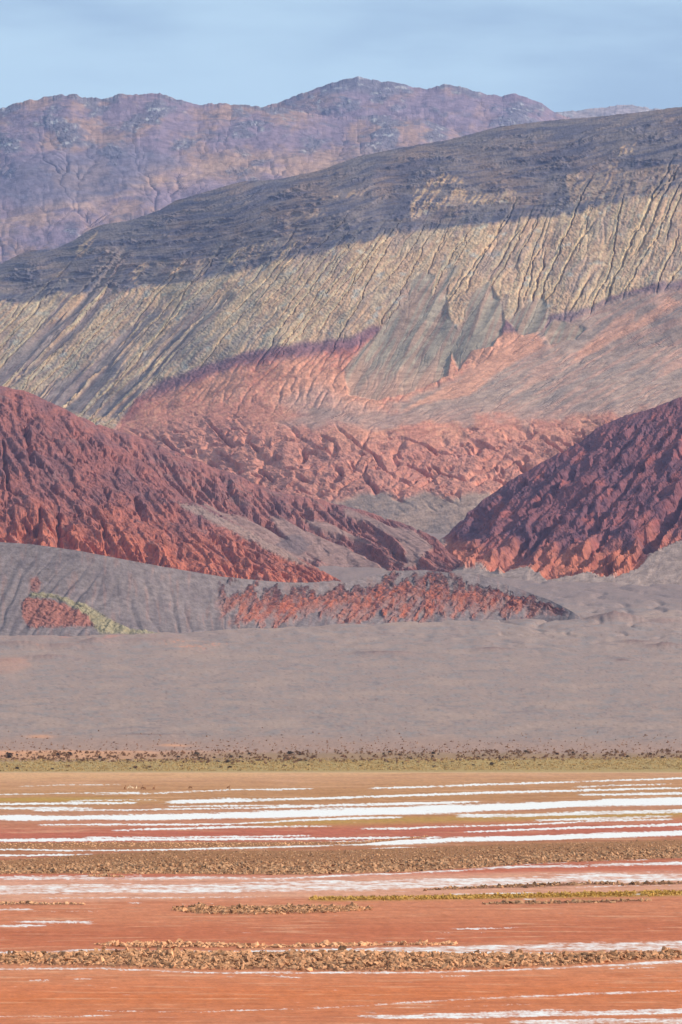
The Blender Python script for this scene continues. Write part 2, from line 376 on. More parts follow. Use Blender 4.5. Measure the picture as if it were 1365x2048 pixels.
# eroded badlands
gx = np.arange(-260, 1625, 4.0); gy = np.arange(690, 1080, 3.0)
GX, GY = np.meshgrid(gx, gy)
gD = sample(D, np.clip((GY - pl(GX, RIDGE)) / (1075 - pl(GX, RIDGE)), 0, 1) * (rows - 1), np.interp(GX, px, np.arange(len(px))))
gP = unproj(GX, GY, gD); bump = 24 * fbm(GX / 75, GY / 42, 100, 4, 0.55) + 7 * ridged(GX / 30, GY / 20, 104, 3)
E = erode(gP[..., 2] + bump, 3.6, 9.5, 16, 0.16, 0.48, 0.02)
er = E - gP[..., 2]; er = er - er.mean()
er = np.clip(er / 3, -9, 9)
bad = sst(-24, 50, QY + 14 * fbm(PX / 70, PY / 70, 59, 3) - pl(PX, [(-260, 880), (250, 862), (420, 822), (560, 852), (700, 855), (850, 872), (960, 852), (1100, 850), (1250, 830), (1625, 800)]))
pinkz = below * (1 - apron)
ers = sample(er, (PY - 690) / 3.0, (PX + 260) / 4.0)
bx = (PX - 1.1 * PY); bw = 9 * fbm(PX / 30, PY / 20, 66, 3)
crev = vein((bx + bw) / 64, PY / 60, .16, 65) ** .8 * sst(-.25, .2, fbm(PX / 55, PY / 32, 64, 2)) + .8 * vein((PX + PY + bw) / 52, PY / 44, .14, 63) * sst(-.1, .3, fbm(PX / 60, PY / 36, 62, 2)) 
badr = bad * (ers * 0.22 - 15 * crev * sst(800, 900, PY + 40 * fbm(PX / 60, PY / 60, 58, 2)) - 9 * sst(.22, .5, fbm(PX / 30, PY / 15, 61, 3, .55)) + 7 * fbm((PX + PY) / 60, PY / 26, 60, 3) + 3.8 * ridged((PX + PY * .3) / 30, PY / 12, 106, 5, .62)) + pinkz * (1 - bad) * sst(860, 780, PY) * (1.4 * ridged(w1 / 18, PY / 30, 107, 3) - 2.5 * vein(w1 / 24, PY / 60, .25, 108)) * (1 - fan)
fine = (0.7 + 0.6 * inyel) * fbm(PX / 5.5, PY / 4, 110, 2) * (1 - 0.7 * fan) * (1 - .5 * apron)
rough = (inyel + .35 * incap) * (1 - fan) * (.3 + .9 * sst(-.2, .3, fbm(PX / 50, PY / 40, 114, 3))) * (1.7 * ridged((S - .3 * PY) / 9, (PY + .35 * PX) / 9, 112, 4, .6)) * sst(-.7, .3, fbm(PX / 90, PY / 60, 113, 2))
badr = badr * (1 - .9 * poly(QX, QY, [(690, 1000), (760, 980), (800, 1000), (850, 985), (900, 1000), (940, 985), (1000, 990), (1050, 1000), (1960, 1100), (-560, 1100), (-560, 1020)], 8))
pyt = np.arange(150., 1090., 1.0); rg = np.random.default_rng(77); inc = np.zeros(PX.shape); incw = np.zeros(PX.shape); s_ = -300.0
while s_ < 1950:
    wd = rg.uniform(.8, 2.5) * (1.35 if s_ > 900 else .8); dp = rg.uniform(.45, 1.0); y0_ = rg.choice([rg.uniform(-75, 10), rg.uniform(10, 150)], p=[.6, .4]); y1_ = rg.choice([rg.uniform(-10, 30), rg.uniform(-130, -10)], p=[.6, .4])
    tl = rg.normal(0, .10); yc_ = float(pl(s_, CAPL)) + 90; near = np.abs(S - s_ - tl * (PY - yc_)) < 30; Yn = PY[near]
    wob = 8 * fbm(pyt / 26 + s_, pyt * 0 + s_ * .37, 140, 4, .62) + 15 * fbm(pyt / 110 + s_ * 1.3, pyt * 0 + s_, 141, 2); wdt = 1 + .5 * pn(pyt / 15, s_ + 0 * pyt, 142)
    ln = S[near] - s_ - tl * (Yn - yc_) - np.interp(Yn, pyt, wob)
    g0 = np.clip(1 - np.abs(ln) / (wd * np.interp(Yn, pyt, wdt)), 0, 1) * dp
    env = sst(y0_, y0_ + 30, (PY - capl)[near]) * sst(y1_ + 6, y1_ - 25, (PY - yelb)[near])
    inc[near] = np.maximum(inc[near], g0 * env)
    lit = np.exp(-((ln + 3.6) / 2.6) ** 2) * env * dp; incw[near] = np.maximum(incw[near], lit)  # sunlit left wall of each gully, painted paler into the colour
    s_ += rg.choice([9, 14, 20, 28, 36], p=[.2, .3, .25, .15, .1])
gul = gul * .32 - 14 * inc * (1 - .9 * fan) * (1 - apron)
rel = gul + ribs + ledge + fanr + apr + badr + fine * .8 + rough
# colour
n1 = fbm(PX / 110, PY / 80, 120, 4); n2 = fbm(PX / 9, PY / 7, 121, 3, .6); ns = fbm(w1 / 13, PY / 130, 122, 3, .6)
c = np.zeros(PX.shape + (3,)) + rgb(120, 108, 106)
c = mixc(c, rgb(136, 112, 100), sst(-.2, .4, n1 + .3 * n2) * .7)
c = mixc(c, rgb(84, 82, 96), sst(-.05, .25, fbm(strat / 13, PX / 150, 123, 4, .6)) * .7)
c = mixc(c, rgb(76, 76, 92), sst(.1, .3, fbm(strat / 5, PX / 60, 124, 3)) * .6)
c = mixc(c, rgb(88, 88, 100), sst(-34, -4, strat) * sst(-4, -14, -QY + pl(PX, RIDGE)) * .5)
# pale windows of tuff in the dark cap
WIN = [[(830, 372), (868, 380), (912, 378), (940, 388), (1035, 380), (1036, 408), (960, 406), (880, 420), (824, 440), (820, 410)],
       [(852, 362), (890, 350), (925, 352), (925, 368), (895, 372), (850, 376)], [(1240, 295), (1275, 285), (1262, 305), (1235, 315)],
       [(1212, 330), (1236, 322), (1225, 370), (1208, 380)], [(545, 512), (590, 480), (600, 486), (560, 522)], [(255, 560), (285, 525), (300, 530), (275, 570)],
       [(160, 490), (195, 462), (190, 480), (165, 515), (150, 520)], [(440, 520), (500, 490), (560, 478), (540, 500), (470, 535)], [(340, 560), (352, 528), (372, 520), (365, 556)], [(380, 555), (400, 520), (412, 520), (405, 552)],
       [(1130, 350), (1365, 330), (1365, 385), (1250, 395), (1140, 410)], [(640, 400), (700, 380), (740, 380), (700, 398)], [(560, 440), (640, 420), (650, 428), (580, 455)]]
win = np.zeros(PX.shape)
for i, w in enumerate(WIN): win = np.maximum(win, poly(QX, QY, w, 4) * (.55 if i in (10, 11, 12) else 1))
yelc = np.zeros(PX.shape + (3,)) + rgb(192, 153, 120)
yelc = mixc(yelc, rgb(212, 178, 140), sst(0, .5, n2 + .6 * ns) * .9)
yelc = mixc(yelc, rgb(146, 126, 116), sst(-.12, .35, n1 + .6 * ns) * .6)
yelc = mixc(yelc, rgb(172, 176, 168), sst(.25, .5, fbm(PX / 30 + PY / 60, PY / 20, 126, 3)) * .5)
yelc = mixc(yelc, rgb(164, 128, 110), sst(.15, .5, fbm(PX / 60, strat / 16, 127, 3)) * .5)
yelc = mixc(yelc, rgb(138, 130, 120), sst(40, -10, PX - 60 * 0 - 560 + (PY - 560) * .2) * sst(0, .3, ns + .1) * .5)
c = mixc(c, yelc, np.maximum(inyel, win * sst(-.22, .2, fbm(w1 / 8, PY / 70, 54, 3, .6) + .5 * n2)))
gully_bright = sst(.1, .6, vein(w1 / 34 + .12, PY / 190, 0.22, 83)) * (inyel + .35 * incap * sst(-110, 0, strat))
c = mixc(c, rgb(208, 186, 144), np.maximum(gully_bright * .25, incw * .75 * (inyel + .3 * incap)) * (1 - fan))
crim = below * sst(60, 20, QY - yelb)
pk = np.zeros(PX.shape + (3,)) + rgb(204, 146, 118)
pk = mixc(pk, rgb(190, 128, 106), sst(-.2, .4, n2 + n1))
pk = mixc(pk, rgb(158, 118, 104), sst(-.3, .4, fbm(PX / 60, PY / 22, 128, 4)) * bad * .7)
pk = mixc(pk, rgb(176, 118, 102), bad * .62)
pk = mixc(pk, rgb(156, 148, 140), poly(QX, QY, [(560, 800), (640, 770), (700, 800), (800, 830), (780, 850), (640, 852), (560, 848), (600, 830)], 14) * .35)
c = mixc(c, np.clip(pk * np.array([1.12, 1.04, 1.0]), 0, .8), below)
c = mixc(c, rgb(186, 112, 98), below * sst(40, 14, QY - yelb) * sst(-.2, .35, n1 + .1 + n2 * .6) * .7)
c = mixc(c, rgb(130, 94, 98), sst(-16, -4, QY - yelb) * sst(26, 6, QY - yelb + 12 * n2) * sst(250, 330, PX) * .9)
c = mixc(c, rgb(136, 130, 124), poly(QX, QY, [(1000, 660), (1360, 560), (1360, 620), (1200, 640), (1100, 700)], 4) * .3)
ac = np.zeros(PX.shape + (3,)) + rgb(172, 142, 124)
ac = mixc(ac, rgb(150, 130, 118), sst(0, .3, fbm(flow / 20, along / 150, 130, 3)) * .7)
strk = sst(.10, .30, fbm(flow / 11 + .4, along / 150, 131, 5, .6) + .12 * sst(0, 120, PX - 900 - (700 - PY)))
ac = mixc(ac, rgb(204, 150, 126), strk * .6)
ac = mixc(ac, rgb(190, 140, 120), sst(790, 850, PY + 12 * n1) * .5)
c = mixc(c, ac, apron)
for q, s_ in (([(1365, 605), (1290, 650), (1200, 700), (1140, 722), (1180, 690), (1270, 640), (1340, 595)], .8), ([(1272, 622), (1230, 640), (1170, 690), (1145, 722), (1200, 680), (1265, 640)], .6),
              ([(1000, 665), (1070, 660), (1090, 690), (1000, 742), (940, 790), (880, 800), (800, 825), (860, 790), (920, 760), (945, 740), (930, 700), (960, 690)], .95)):
    c = mixc(c, rgb(214, 152, 122), poly(QX, QY, q, 4) * s_ * sst(-.5, 0, n2 + .2))
fc = np.zeros(PX.shape + (3,)) + rgb(162, 132, 112)
fc = mixc(fc, rgb(158, 148, 128), sst(.1, .4, vein(S / 15, PY / 140, .35, 133)) * .6)
fc = mixc(fc, rgb(128, 112, 110), sst(500, 330, PX) * .7)
c = mixc(c, fc, fan)
c = mixc(c, rgb(206, 150, 122), fan * sst(715, 780, PY + 20 * ns) * .5 * (PX > 600))
floor = poly(QX, QY, [(690, 1000), (760, 980), (800, 1000), (850, 985), (900, 1000), (940, 985), (1000, 990), (1050, 1000), (960, 1090), (560, 1090), (560, 1020)], 6)
c = mixc(c, mixc(np.zeros(PX.shape + (3,)) + rgb(164, 134, 116), rgb(142, 120, 108), sst(-.1, .3, n1 + n2 * .4)), floor)
m_main = terrain_mat("striped_rock", 0.05, 3.0, 0.42)
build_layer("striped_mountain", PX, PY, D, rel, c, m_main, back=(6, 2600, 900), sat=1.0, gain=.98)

# ------------------------------------------------------------------ hills in front of it
m_red = terrain_mat("red_rock", 0.09, 2.2, 0.42)
def hill(name, ridge, foot, D0, cot, x0, x1, step, rows, seed, paint, amp=1.0, rnd=.6, K=0.14, stretch=None, Dx=None, tilt=0.0, ampf=None, pits=1.0, spur=8.0, hgain=.76, carve=(), mat=None, ledges=1.0, bump=14, it=14, backd=(5, 420, 200), m=0.47, crag=1.5):
    px = np.arange(x0, x1 + step, step, dtype=float); rid = pl(px, ridge); ft = pl(px, foot)
    r0 = rid; nsm = max(2, int(20 / step)); rid = smooth1(rid, nsm); ft = smooth1(ft, nsm)
    cragv = r0 - rid - crag * fbm(px / 22, px * 0, seed, 4, .6)
    v = np.linspace(1, 0, rows)[:, None]; PX = np.broadcast_to(px, (rows, len(px))).copy()
    PY = ft + (rid - ft) * v + cragv * v ** 7; V = np.broadcast_to(v, PX.shape)
    hm = np.clip(ft - rid, 4, None) * D0 / FPX
    D = D0 + (0 if Dx is None else pl(PX, Dx) * (.25 + .75 * sst(.0, .9, V))) + hm * cot * (V + rnd * V ** 4)
    P = unproj(PX, PY, D)
    dx = step * D0 / FPX; dy = np.broadcast_to(hm * cot / rows + 0.3, PX.shape)
    taper = sst(0, 40, ft - rid)[None, :] * np.ones_like(PX)
    base = P[..., 2] + taper * (bump * .6 * fbm(PX / 60, PY / 60, seed + 1, 5, .6))
    base = base + tilt * PX * (D0 / FPX)
    hd_ = .7 + .6 * sst(-.3, .3, fbm(PX / 40, PY / 40, seed + 4, 2))
    E0 = erode(base[::-2, ::2][::-1], dx * 2, dy[::-2, ::2][::-1] * 2, it, K, m, .03, hard=hd_[::-2, ::2][::-1])
    o_ = (rows - 1) % 2
    E = sample(E0, (np.arange(rows)[:, None] - o_) / 2 + 0 * PX, np.arange(len(px))[None] / 2 + 0 * PX)
    rel = (E - P[..., 2] - tilt * PX * (D0 / FPX)) / (D / FPX); rel = rel - blur(rel, 40) * .25
    st_ = stretch or (16, 7, 0); A2_ = PX * math.cos(st_[2]) + PY * math.sin(st_[2]); B2_ = -PX * math.sin(st_[2]) + PY * math.cos(st_[2])
    rel = np.clip(rel, -24, 18) * amp * (ampf(PX, PY, V) if ampf else 1)
    rel = rel - 9 * pits * taper * sst(.22, .42, fbm(A2_ / 34, B2_ / 15, seed + 21, 3, .6))
    sx, sy, ang = stretch or (16, 7, 0)
    ca, sa = math.cos(ang), math.sin(ang)
    A_ = (PX * ca + PY * sa); B_ = (-PX * sa + PY * ca) + 3 * fbm(PX / 25, PY / 25, seed + 6, 2)
    rel = rel + spur * taper * ridged(A_ / 120 + .3 * fbm(PX / 80, PY / 80, seed + 31, 2), B_ / 40, seed + 30, 3, .5) * sst(1, .85, V)
    rel = rel + .8 * ridged((PX + PY * .3) / 10, PY / 6.5, seed + 33, 3, .6)
    rel = rel + ledges * taper * (2.8 * ridged(A_ / sx, B_ / sy, seed + 7, 4, .6) - 2.6 * vein(A_ / (sx * 1.7), B_ / (sy * 1.5), .16, seed + 9) * sst(-.2, .3, fbm(PX / 70, PY / 50, seed + 10, 2)))
    for x0_, y0_, x1_, y1_, w_, d_ in carve:          # the named ravines of this hill
        ex, ey = x1_ - x0_, y1_ - y0_; X_ = PX + 7 * fbm(PX / 22, PY / 22, seed + 51, 3); Y_ = PY + 7 * fbm(PX / 22, PY / 22, seed + 52, 3)
        t_ = np.clip(((X_ - x0_) * ex + (Y_ - y0_) * ey) / (ex * ex + ey * ey), 0, 1); q_ = np.hypot(X_ - x0_ - t_ * ex, Y_ - y0_ - t_ * ey)
        rel = rel - d_ * np.clip(1 - q_ / (w_ * (.5 + .7 * t_)), 0, 1) ** .8 * taper
    rel = rel + .9 * fbm(PX / 5, PY / 4, seed + 14, 2)
    cr = sst(.9, 1, V); rel = rel * (1 - .6 * cr)
    c, keep = paint(PX, PY, V, rel)
    rel = rel * keep + (1 - keep) * 0.6 * fbm(PX / 30, PY / 20, seed + 18, 3)
    return build_layer(name, PX, PY, D, rel, c, mat or m_red, back=backd, sat=.95, gain=hgain)

def paint_rear_left(PX, PY, V, rel):
    n = fbm(PX / 60, PY / 40, 201, 4); f = fbm(PX / 6, PY / 4, 202, 3, .6)
    a = (PX * .88 + PY * .47); b = (-PX * .47 + PY * .88)
    st = fbm(a / 70, b / 7, 203, 4, .6)
    c = np.zeros(PX.shape + (3,)) + rgb(172, 108, 96)
    c = mixc(c, rgb(140, 94, 92), sst(-.2, .4, n + .5 * f) * .8)
    c = mixc(c, rgb(150, 112, 104), sst(.0, .4, st) * .7)
    w = 10 * fbm(PX / 30, PY / 16, 204, 4); X, Y = PX + w, PY + w * .6
    g = np.zeros(PX.shape)
    for q in ([(370, 1000), (420, 1008), (500, 1045), (600, 1095), (640, 1125), (560, 1110), (450, 1060)], [(469, 1028), (530, 1050), (590, 1085), (618, 1112), (560, 1110), (500, 1060)],
              [(690, 1016), (740, 1032), (790, 1052), (830, 1060), (868, 1088), (830, 1130), (805, 1140), (815, 1108), (795, 1080), (745, 1046), (690, 1030)],
              [(540, 1028), (600, 1052), (660, 1078), (720, 1105), (770, 1135), (750, 1150), (700, 1152), (650, 1128), (600, 1096), (560, 1062)], [(600, 1032), (660, 1046), (700, 1062), (740, 1090), (690, 1072), (630, 1052)], [(640, 1125), (700, 1140), (780, 1145), (690, 1190), (640, 1170)]):
        g = np.maximum(g, poly(X, Y, q, 4))
    c = mixc(c, rgb(168, 134, 122), g * .85); c = mixc(c, rgb(128, 108, 106), poly(X, Y, [(560, 1075), (600, 1068), (625, 1090), (600, 1110), (550, 1090)], 4) * .8)
    return c, 1 - .85 * g
hill("rear_left_hill",
     [(-100, 790), (100, 800), (200, 848), (300, 880), (400, 920), (480, 950), (560, 985), (640, 998), (700, 1012), (760, 1030), (820, 1050), (872, 1072), (900, 1100), (960, 1150)],
     [(-100, 1180), (500, 1195), (700, 1200), (860, 1150), (960, 1160)], 5380, 2.1, -40, 940, 2.2, 130, 200, paint_rear_left, amp=.6, stretch=(26, 6, .5), bump=18, crag=2.2, tilt=-.3)
def paint_left(PX, PY, V, rel):
    n = fbm(PX / 70, PY / 50, 211, 4); f = fbm(PX / 6, PY / 4, 212, 3, .6)
    c = np.zeros(PX.shape + (3,)) + rgb(170, 104, 92)
    c = mixc(c, rgb(134, 92, 92), sst(-.25, .35, n + .4 * f) * .75)
    foot = pl(PX, [(0, 1085), (150, 1100), (330, 1130), (450, 1160), (690, 1175)])
    c = mixc(c, rgb(206, 116, 86), sst(130, 15, foot - PY + 40 * n) * .9)
    c = mixc(c, rgb(150, 116, 110), sst(.2, .45, fbm((PX * .85 + PY * .5) / 60, (-PX * .5 + PY * .85) / 8, 213, 4, .6)) * .55)
    c = mixc(c, rgb(108, 74, 80), sst(-.05, -.3, f) * .55)
    g = poly(PX + 8 * n, PY + 8 * f, [(350, 1000), (400, 1010), (470, 1045), (560, 1090), (640, 1140), (560, 1110), (450, 1055), (370, 1015)], 4)
    c = mixc(c, rgb(168, 140, 126), g * .8)
    return c, 1 - .6 * g
hill("left_red_hill",
     [(-260, 720), (0, 770), (50, 780), (100, 803), (150, 828), (200, 862), (300, 932), (370, 992), (450, 1032), (530, 1078), (600, 1115), (650, 1142), (692, 1168), (720, 1190)],
     [(-260, 1120), (0, 1118), (330, 1160), (450, 1180), (720, 1200)], 5200, 1.9, -260, 716, 1.8, 190, 230, paint_left, amp=1.0, stretch=(24, 7, .42), bump=20, K=.17, crag=2.0, tilt=-.22, carve=((55, 850, 62, 920, 8, 14), (5, 880, 25, 1060, 7, 12), (80, 1010, 78, 1080, 8, 14), (118, 1020, 120, 1090, 8, 14), (205, 1040, 220, 1110, 8, 14), (180, 880, 420, 1000, 6, 12), (420, 1060, 470, 1120, 8, 12), (270, 990, 290, 1030, 8, 14)), ampf=lambda x, y, v: .4 + .8 * sst(.42, .12, v + .2 * fbm(x / 40, y / 40, 260, 2)) * sst(620, 300, x) + .15 * sst(600, 900, x + y * 0))
def paint_right(PX, PY, V, rel):
    n = fbm(PX / 60, PY / 50, 221, 4); f = fbm(PX / 6, PY / 4, 222, 3, .6)
    c = np.zeros(PX.shape + (3,)) + rgb(142, 88, 90)
    c = mixc(c, rgb(112, 78, 88), sst(-.25, .3, n + .4 * f) * .7)
    foot = pl(PX, [(865, 1130), (1000, 1160), (1150, 1150), (1250, 1150), (1365, 1115)])
    c = mixc(c, rgb(204, 120, 90), sst(105, 15, foot - PY + 55 * n + 20 * f) * .9)
    c = mixc(c, rgb(176, 96, 84), sst(.1, .4, fbm((PX * .75 - PY * .65) / 60, (PX * .65 + PY * .75) / 12, 223, 4, .6)) * .7)
    zz = 20 * np.abs(((PX + .6 * PY) / 62 + .5 * n) % 2 - 1) * (PX > 950)
    g = poly(PX + 14 * n, PY + 6 * f + zz - 8 * (PX > 950), [(840, 1150), (880, 1135), (960, 1135), (1040, 1140), (1100, 1150), (1200, 1150), (1280, 1130), (1365, 1080), (1700, 1000), (1700, 1300), (800, 1300)], 4)
    g = np.maximum(g, poly(PX + 5 * n, PY + 4 * f, [(600, 1250), (700, 1150), (800, 1100), (850, 1066), (878, 1070), (890, 1082), (872, 1108), (866, 1138), (890, 1160)], 6))
    c = mixc(c, rgb(176, 148, 134), g)
    return c, 1 - .93 * g
hill("right_red_hill",
     [(700, 1185), (735, 1165), (800, 1130), (850, 1100), (872, 1088), (900, 1058), (930, 1028), (965, 998), (1020, 958), (1075, 928), (1130, 898), (1200, 850), (1250, 829), (1300, 815), (1365, 790), (1500, 730), (1700, 650)],
     [(700, 1188), (862, 1195), (1000, 1210), (1365, 1215), (1700, 1215)], 5150, 1.75, 705, 1640, 1.8, 210, 240, paint_right, amp=1.0, stretch=(20, 8, -.65), bump=30, rnd=.9, K=.18, tilt=.45, spur=13.0, hgain=.80, carve=((1365, 985, 1300, 1080, 22, 30), (1340, 860, 1180, 1060, 9, 14), (1260, 880, 1120, 1030, 8, 12), (1215, 1060, 1160, 1125, 10, 16), (1110, 1040, 1010, 1130, 10, 16), (1060, 1070, 990, 1130, 9, 14), (1250, 1090, 1200, 1150, 8, 14), (1150, 940, 1000, 1060, 8, 12), (1050, 960, 950, 1040, 14, 20)), ledges=.9, pits=.8, ampf=lambda x, y, v: .45 + .5 * sst(.5, .15, v + .2 * fbm(x / 40, y / 40, 261, 2)), Dx=[(700, 460), (870, 360), (1050, 210), (1200, 100), (1365, -10), (1640, -150)], crag=2.6)
# low gravel and red-bed bench in front
PROF = [(1546, flat_D(1546.0)), (1530, 2085), (1500, 2320), (1480, 2490), (1400, 3080), (1300, 3950), (1250, 4480), (1200, 4960), (1150, 5350), (1100, 5700), (1080, 6150), (1070, 6700), (1066, 7150)]
def paint_bench(PX, PY, V, rel):
    n = fbm(PX / 60, PY / 30, 231, 4); f = fbm(PX / 7, PY / 4, 232, 3, .6)
    c = np.zeros(PX.shape + (3,)) + rgb(146, 128, 124)
    c = mixc(c, rgb(126, 110, 110), sst(-.1, .4, n) * .6)
    c = mixc(c, rgb(176, 128, 112), sst(.1, .4, fbm(PX / 12, PY / 60, 233, 3)) * .3)
    top = pl(PX, BENCH_TOP); bot = pl(PX, BENCH_FOOT)
    w = fbm(PX / 16, PY / 26, 234, 3); t = (PY - top) / (bot - top + 1)
    zone = sst(425, 470, PX + 20 * w) * sst(1150, 1095, PX)
    low = t + .35 * w - .35 * fbm((PX + PY * .8) / 34, PY / 200, 235, 2)
    redm = zone * sst(.2, .34, low) * sst(.98, .8, low + .15 * sst(.0, .3, fbm((PX + PY) / 26, PY / 90, 239, 2)))
    streak = sst(.06, -.12, fbm((PX + PY * .9) / 20, (PX * .5 - PY) / 120, 236, 3)) * zone * sst(.35, .7, low)
    strip = .72 + .28 * sst(-.15, .2, fbm((PX + PY * .7 + 30 * w) / 17, (PY - PX * .6) / 60, 240, 3))
    redm = redm * (1 - .6 * streak) * strip * (.75 + .25 * sst(-.25, .15, fbm(PX / 34, PY / 22, 252, 4, .6)))
    c = mixc(c, mixc(np.zeros(PX.shape + (3,)) + rgb(200, 112, 84), rgb(160, 92, 82), sst(-.1, .3, w + f)), redm)
    c = mixc(c, rgb(106, 76, 78), zone * sst(.14, .22, low) * sst(.5, .38, low) * sst(-.2, .1, f + .4 * w) * .8)
    rp = poly(PX + 8 * w, PY + 6 * f, [(40, 1205), (60, 1195), (100, 1200), (140, 1212), (180, 1232), (190, 1252), (60, 1254), (45, 1235)], 3)
    rp = np.maximum(rp, poly(PX + 6 * w, PY, [(62, 1160), (74, 1150), (84, 1165), (72, 1185), (62, 1180)], 3) * .8)
    c = mixc(c, rgb(176, 112, 96), rp)
    ol = poly(PX + 4 * w, PY + 4 * f, [(60, 1184), (100, 1186), (150, 1202), (180, 1212), (215, 1235), (260, 1258), (330, 1268), (200, 1268), (180, 1240), (150, 1215), (110, 1196), (62, 1193)], 3)
    c = mixc(c, rgb(172, 154, 118), ol)
    keep = np.clip(.22 + redm + .4 * rp + .4 * ol + .5 * zone * sst(.1, .2, low) * sst(.6, .4, low), 0, 1)
    return c, keep
BENCH_TOP = [(-260, 1060), (0, 1084), (60, 1088), (150, 1100), (330, 1134), (450, 1154), (560, 1164), (640, 1166), (690, 1164), (720, 1158), (780, 1142), (850, 1140), (900, 1146), (960, 1148), (985, 1158), (1050, 1182), (1100, 1200), (1150, 1226), (1180, 1250)]
BENCH_FOOT = [(-260, 1275), (0, 1270), (200, 1272), (400, 1262), (560, 1256), (700, 1247), (850, 1245), (1000, 1240), (1150, 1232), (1180, 1245)]
m_bench = terrain_mat("gravel_red_beds", 0.16, 1.4, 0.42)
px_b = None
def bench():
    step = 2.0; rows = 122
    px = np.arange(-260, 1180, step, dtype=float); rid = pl(px, BENCH_TOP) - .8 * fbm(px / 30, px * 0, 2, 4); ft = pl(px, BENCH_FOOT)
    v = np.concatenate([np.linspace(1, 0, rows - 12), -np.linspace(.02, .3, 12)])[:, None]; PX = np.broadcast_to(px, (rows, len(px))).copy(); V = np.broadcast_to(v, PX.shape)
    PY = ft + (rid - ft) * np.clip(v, 0, 1) + 60 * np.clip(-v, 0, 1); Vc = np.clip(V, 0, 1)
    hm = np.clip(ft - rid, 3, None) * 4450 / FPX
    bl_ = np.exp(-(np.arange(-150, 151) / 60.) ** 2); bl_ /= bl_.sum(); fs = np.convolve(np.pad(ft, 150, mode='edge'), bl_, 'valid')
    Df = np.interp(fs, [p[0] for p in PROF][::-1], [p[1] for p in PROF][::-1])
    D = Df + hm * 2.1 * Vc ** .72 - np.clip(-V, 0, 1) * 40; V = Vc
    P = unproj(PX, PY, D)
    c, keep = paint_bench(PX, PY, V, None)
    lean = PX + (PY - 1180) * pl(PX, [(0, .5), (180, .9), (260, -.35), (420, -.2), (520, .7), (900, .8), (1100, .2)])
    soft = -2.8 * vein((lean + 5 * pn(PX / 30, PY / 30, 243)) / 34, PY / 120, .3, 241) * (1 - V ** 3) + 3.2 * fbm(lean / 26, PY / 150, 242, 2) * (1 - V ** 4)
    lean2 = PX + (PY - 1180) * .75
    hard = 8 * (ridged(lean2 / 34, PY / 60, 245, 3) - .3) + 5 * ridged(PX / 22, PY / 7, 248, 3, .6) - 5 * vein(PX / 30, PY / 8, .25, 249)
    rel = soft * (1 - .6 * keep) + hard * sst(.25, .9, keep) + .35 * fbm(PX / 4, PY / 3, 251, 2)
    rel *= sst(0, 12, ft - rid)[None] * (1 - .7 * sst(.92, 1, V))
    build_layer("gravel_bench", PX, PY, D, rel, c, m_bench, back=(5, 260, 85), sat=.92, gain=.70)
bench()

# ------------------------------------------------------------------ GRAVEL PLAIN (alluvial fan up to the valley)
px = cols(3.2, 900, 30); py = np.concatenate([np.arange(1066, 1190, 2.0), np.arange(1190, 1340, 1.6), np.arange(1340, 1546.1, 2.0)])
py[-1] = 1546.0
PX, PY = np.meshgrid(px, py)
D = np.interp(PY, [p[0] for p in PROF][::-1], [p[1] for p in PROF][::-1])
sm = np.exp(-((np.arange(-8, 9)) / 3.5) ** 2); sm /= sm.sum()
d1 = np.interp(py, [p[0] for p in PROF][::-1], [p[1] for p in PROF][::-1]); d1s = np.convolve(np.pad(d1, 8, mode='edge'), sm, 'valid'); d1s[-10:] = d1[-10:]; d1s[:10] = d1[:10]
D = np.broadcast_to(d1s[:, None], PX.shape).copy()
edge = sst(0, 22, 1546 - PY)
P = unproj(PX, PY, D)
def gauss(cx, cy, sx, sy, p=2): return np.exp(-(np.abs((PX - cx) / sx) ** p) - (np.abs((PY - cy) / sy) ** p))
dz = 0.9 * fbm(PX / 90, PY / 9, 300, 4) + .35 * fbm(PX / 14, PY / 2.5, 301, 3)
dz = dz + 2.2 * sst(1340, 1260, PY) * fbm(PX / 60, PY / 14, 302, 3)
mounds = [(1228, 1240, 48, 5.0, 15), (1330, 1243, 40, 4, 4), (1272, 1284, 28, 2.6, 5), (1330, 1294, 38, 3.0, 8), (1245, 1320, 12, 1.6, 1.6), (770, 1308, 60, 2.6, 4.5), (990, 1299, 34, 2.4, 3.6), (190, 1287, 34, 4.5, 8.5), (120, 1294, 60, 4, 4.5), (100, 1316, 50, 4, 5.0), (40, 1290, 50, 4, 5), (20, 1322, 40, 4, 3), (300, 1281, 60, 3, 3), (560, 1478, 26, 1, .6)]
mm = np.zeros(PX.shape)
for cx, cy, sx, sy, h in mounds:
    gg = gauss(cx, cy, sx, sy, 1.6) * (1 + .25 * ridged(PX / 12, PY / 8, 303, 2)); mm = np.maximum(mm, gg); dz = dz + h * gg * .62
dz = dz - 3.0 * vein(PX / 120, PY / 14, .12, 305) * sst(1330, 1230, PY) * (PX > 1000)
P[..., 2] += dz * edge
n1 = fbm(PX / 160, PY / 20, 310, 4, .55); n2 = fbm(PX / 9, PY / 2.2, 311, 3, .65); n3 = fbm(PX / 46 + PY / 40, PY / 5, 312, 4, .6)
c = np.zeros(PX.shape + (3,)) + rgb(160, 141, 131)
c = mixc(c, rgb(146, 138, 134), sst(-.05, .3, n3) * .8)
c = mixc(c, rgb(172, 150, 136), sst(.0, .35, n1) * .7)
c = mixc(c, rgb(166, 134, 118), sst(.22, .45, n2) * .5)
c = mixc(c, rgb(126, 116, 116), vein(PX / 150 + .5 * n1, (PY + .07 * PX) / 10, .09, 313) * sst(-.1, .2, fbm(PX / 120, PY / 30, 314, 2)) * .6)
c = mixc(c, rgb(128, 106, 98), sst(.38, .5, fbm(PX / 5, PY / 1.8, 315, 2)) * .55)
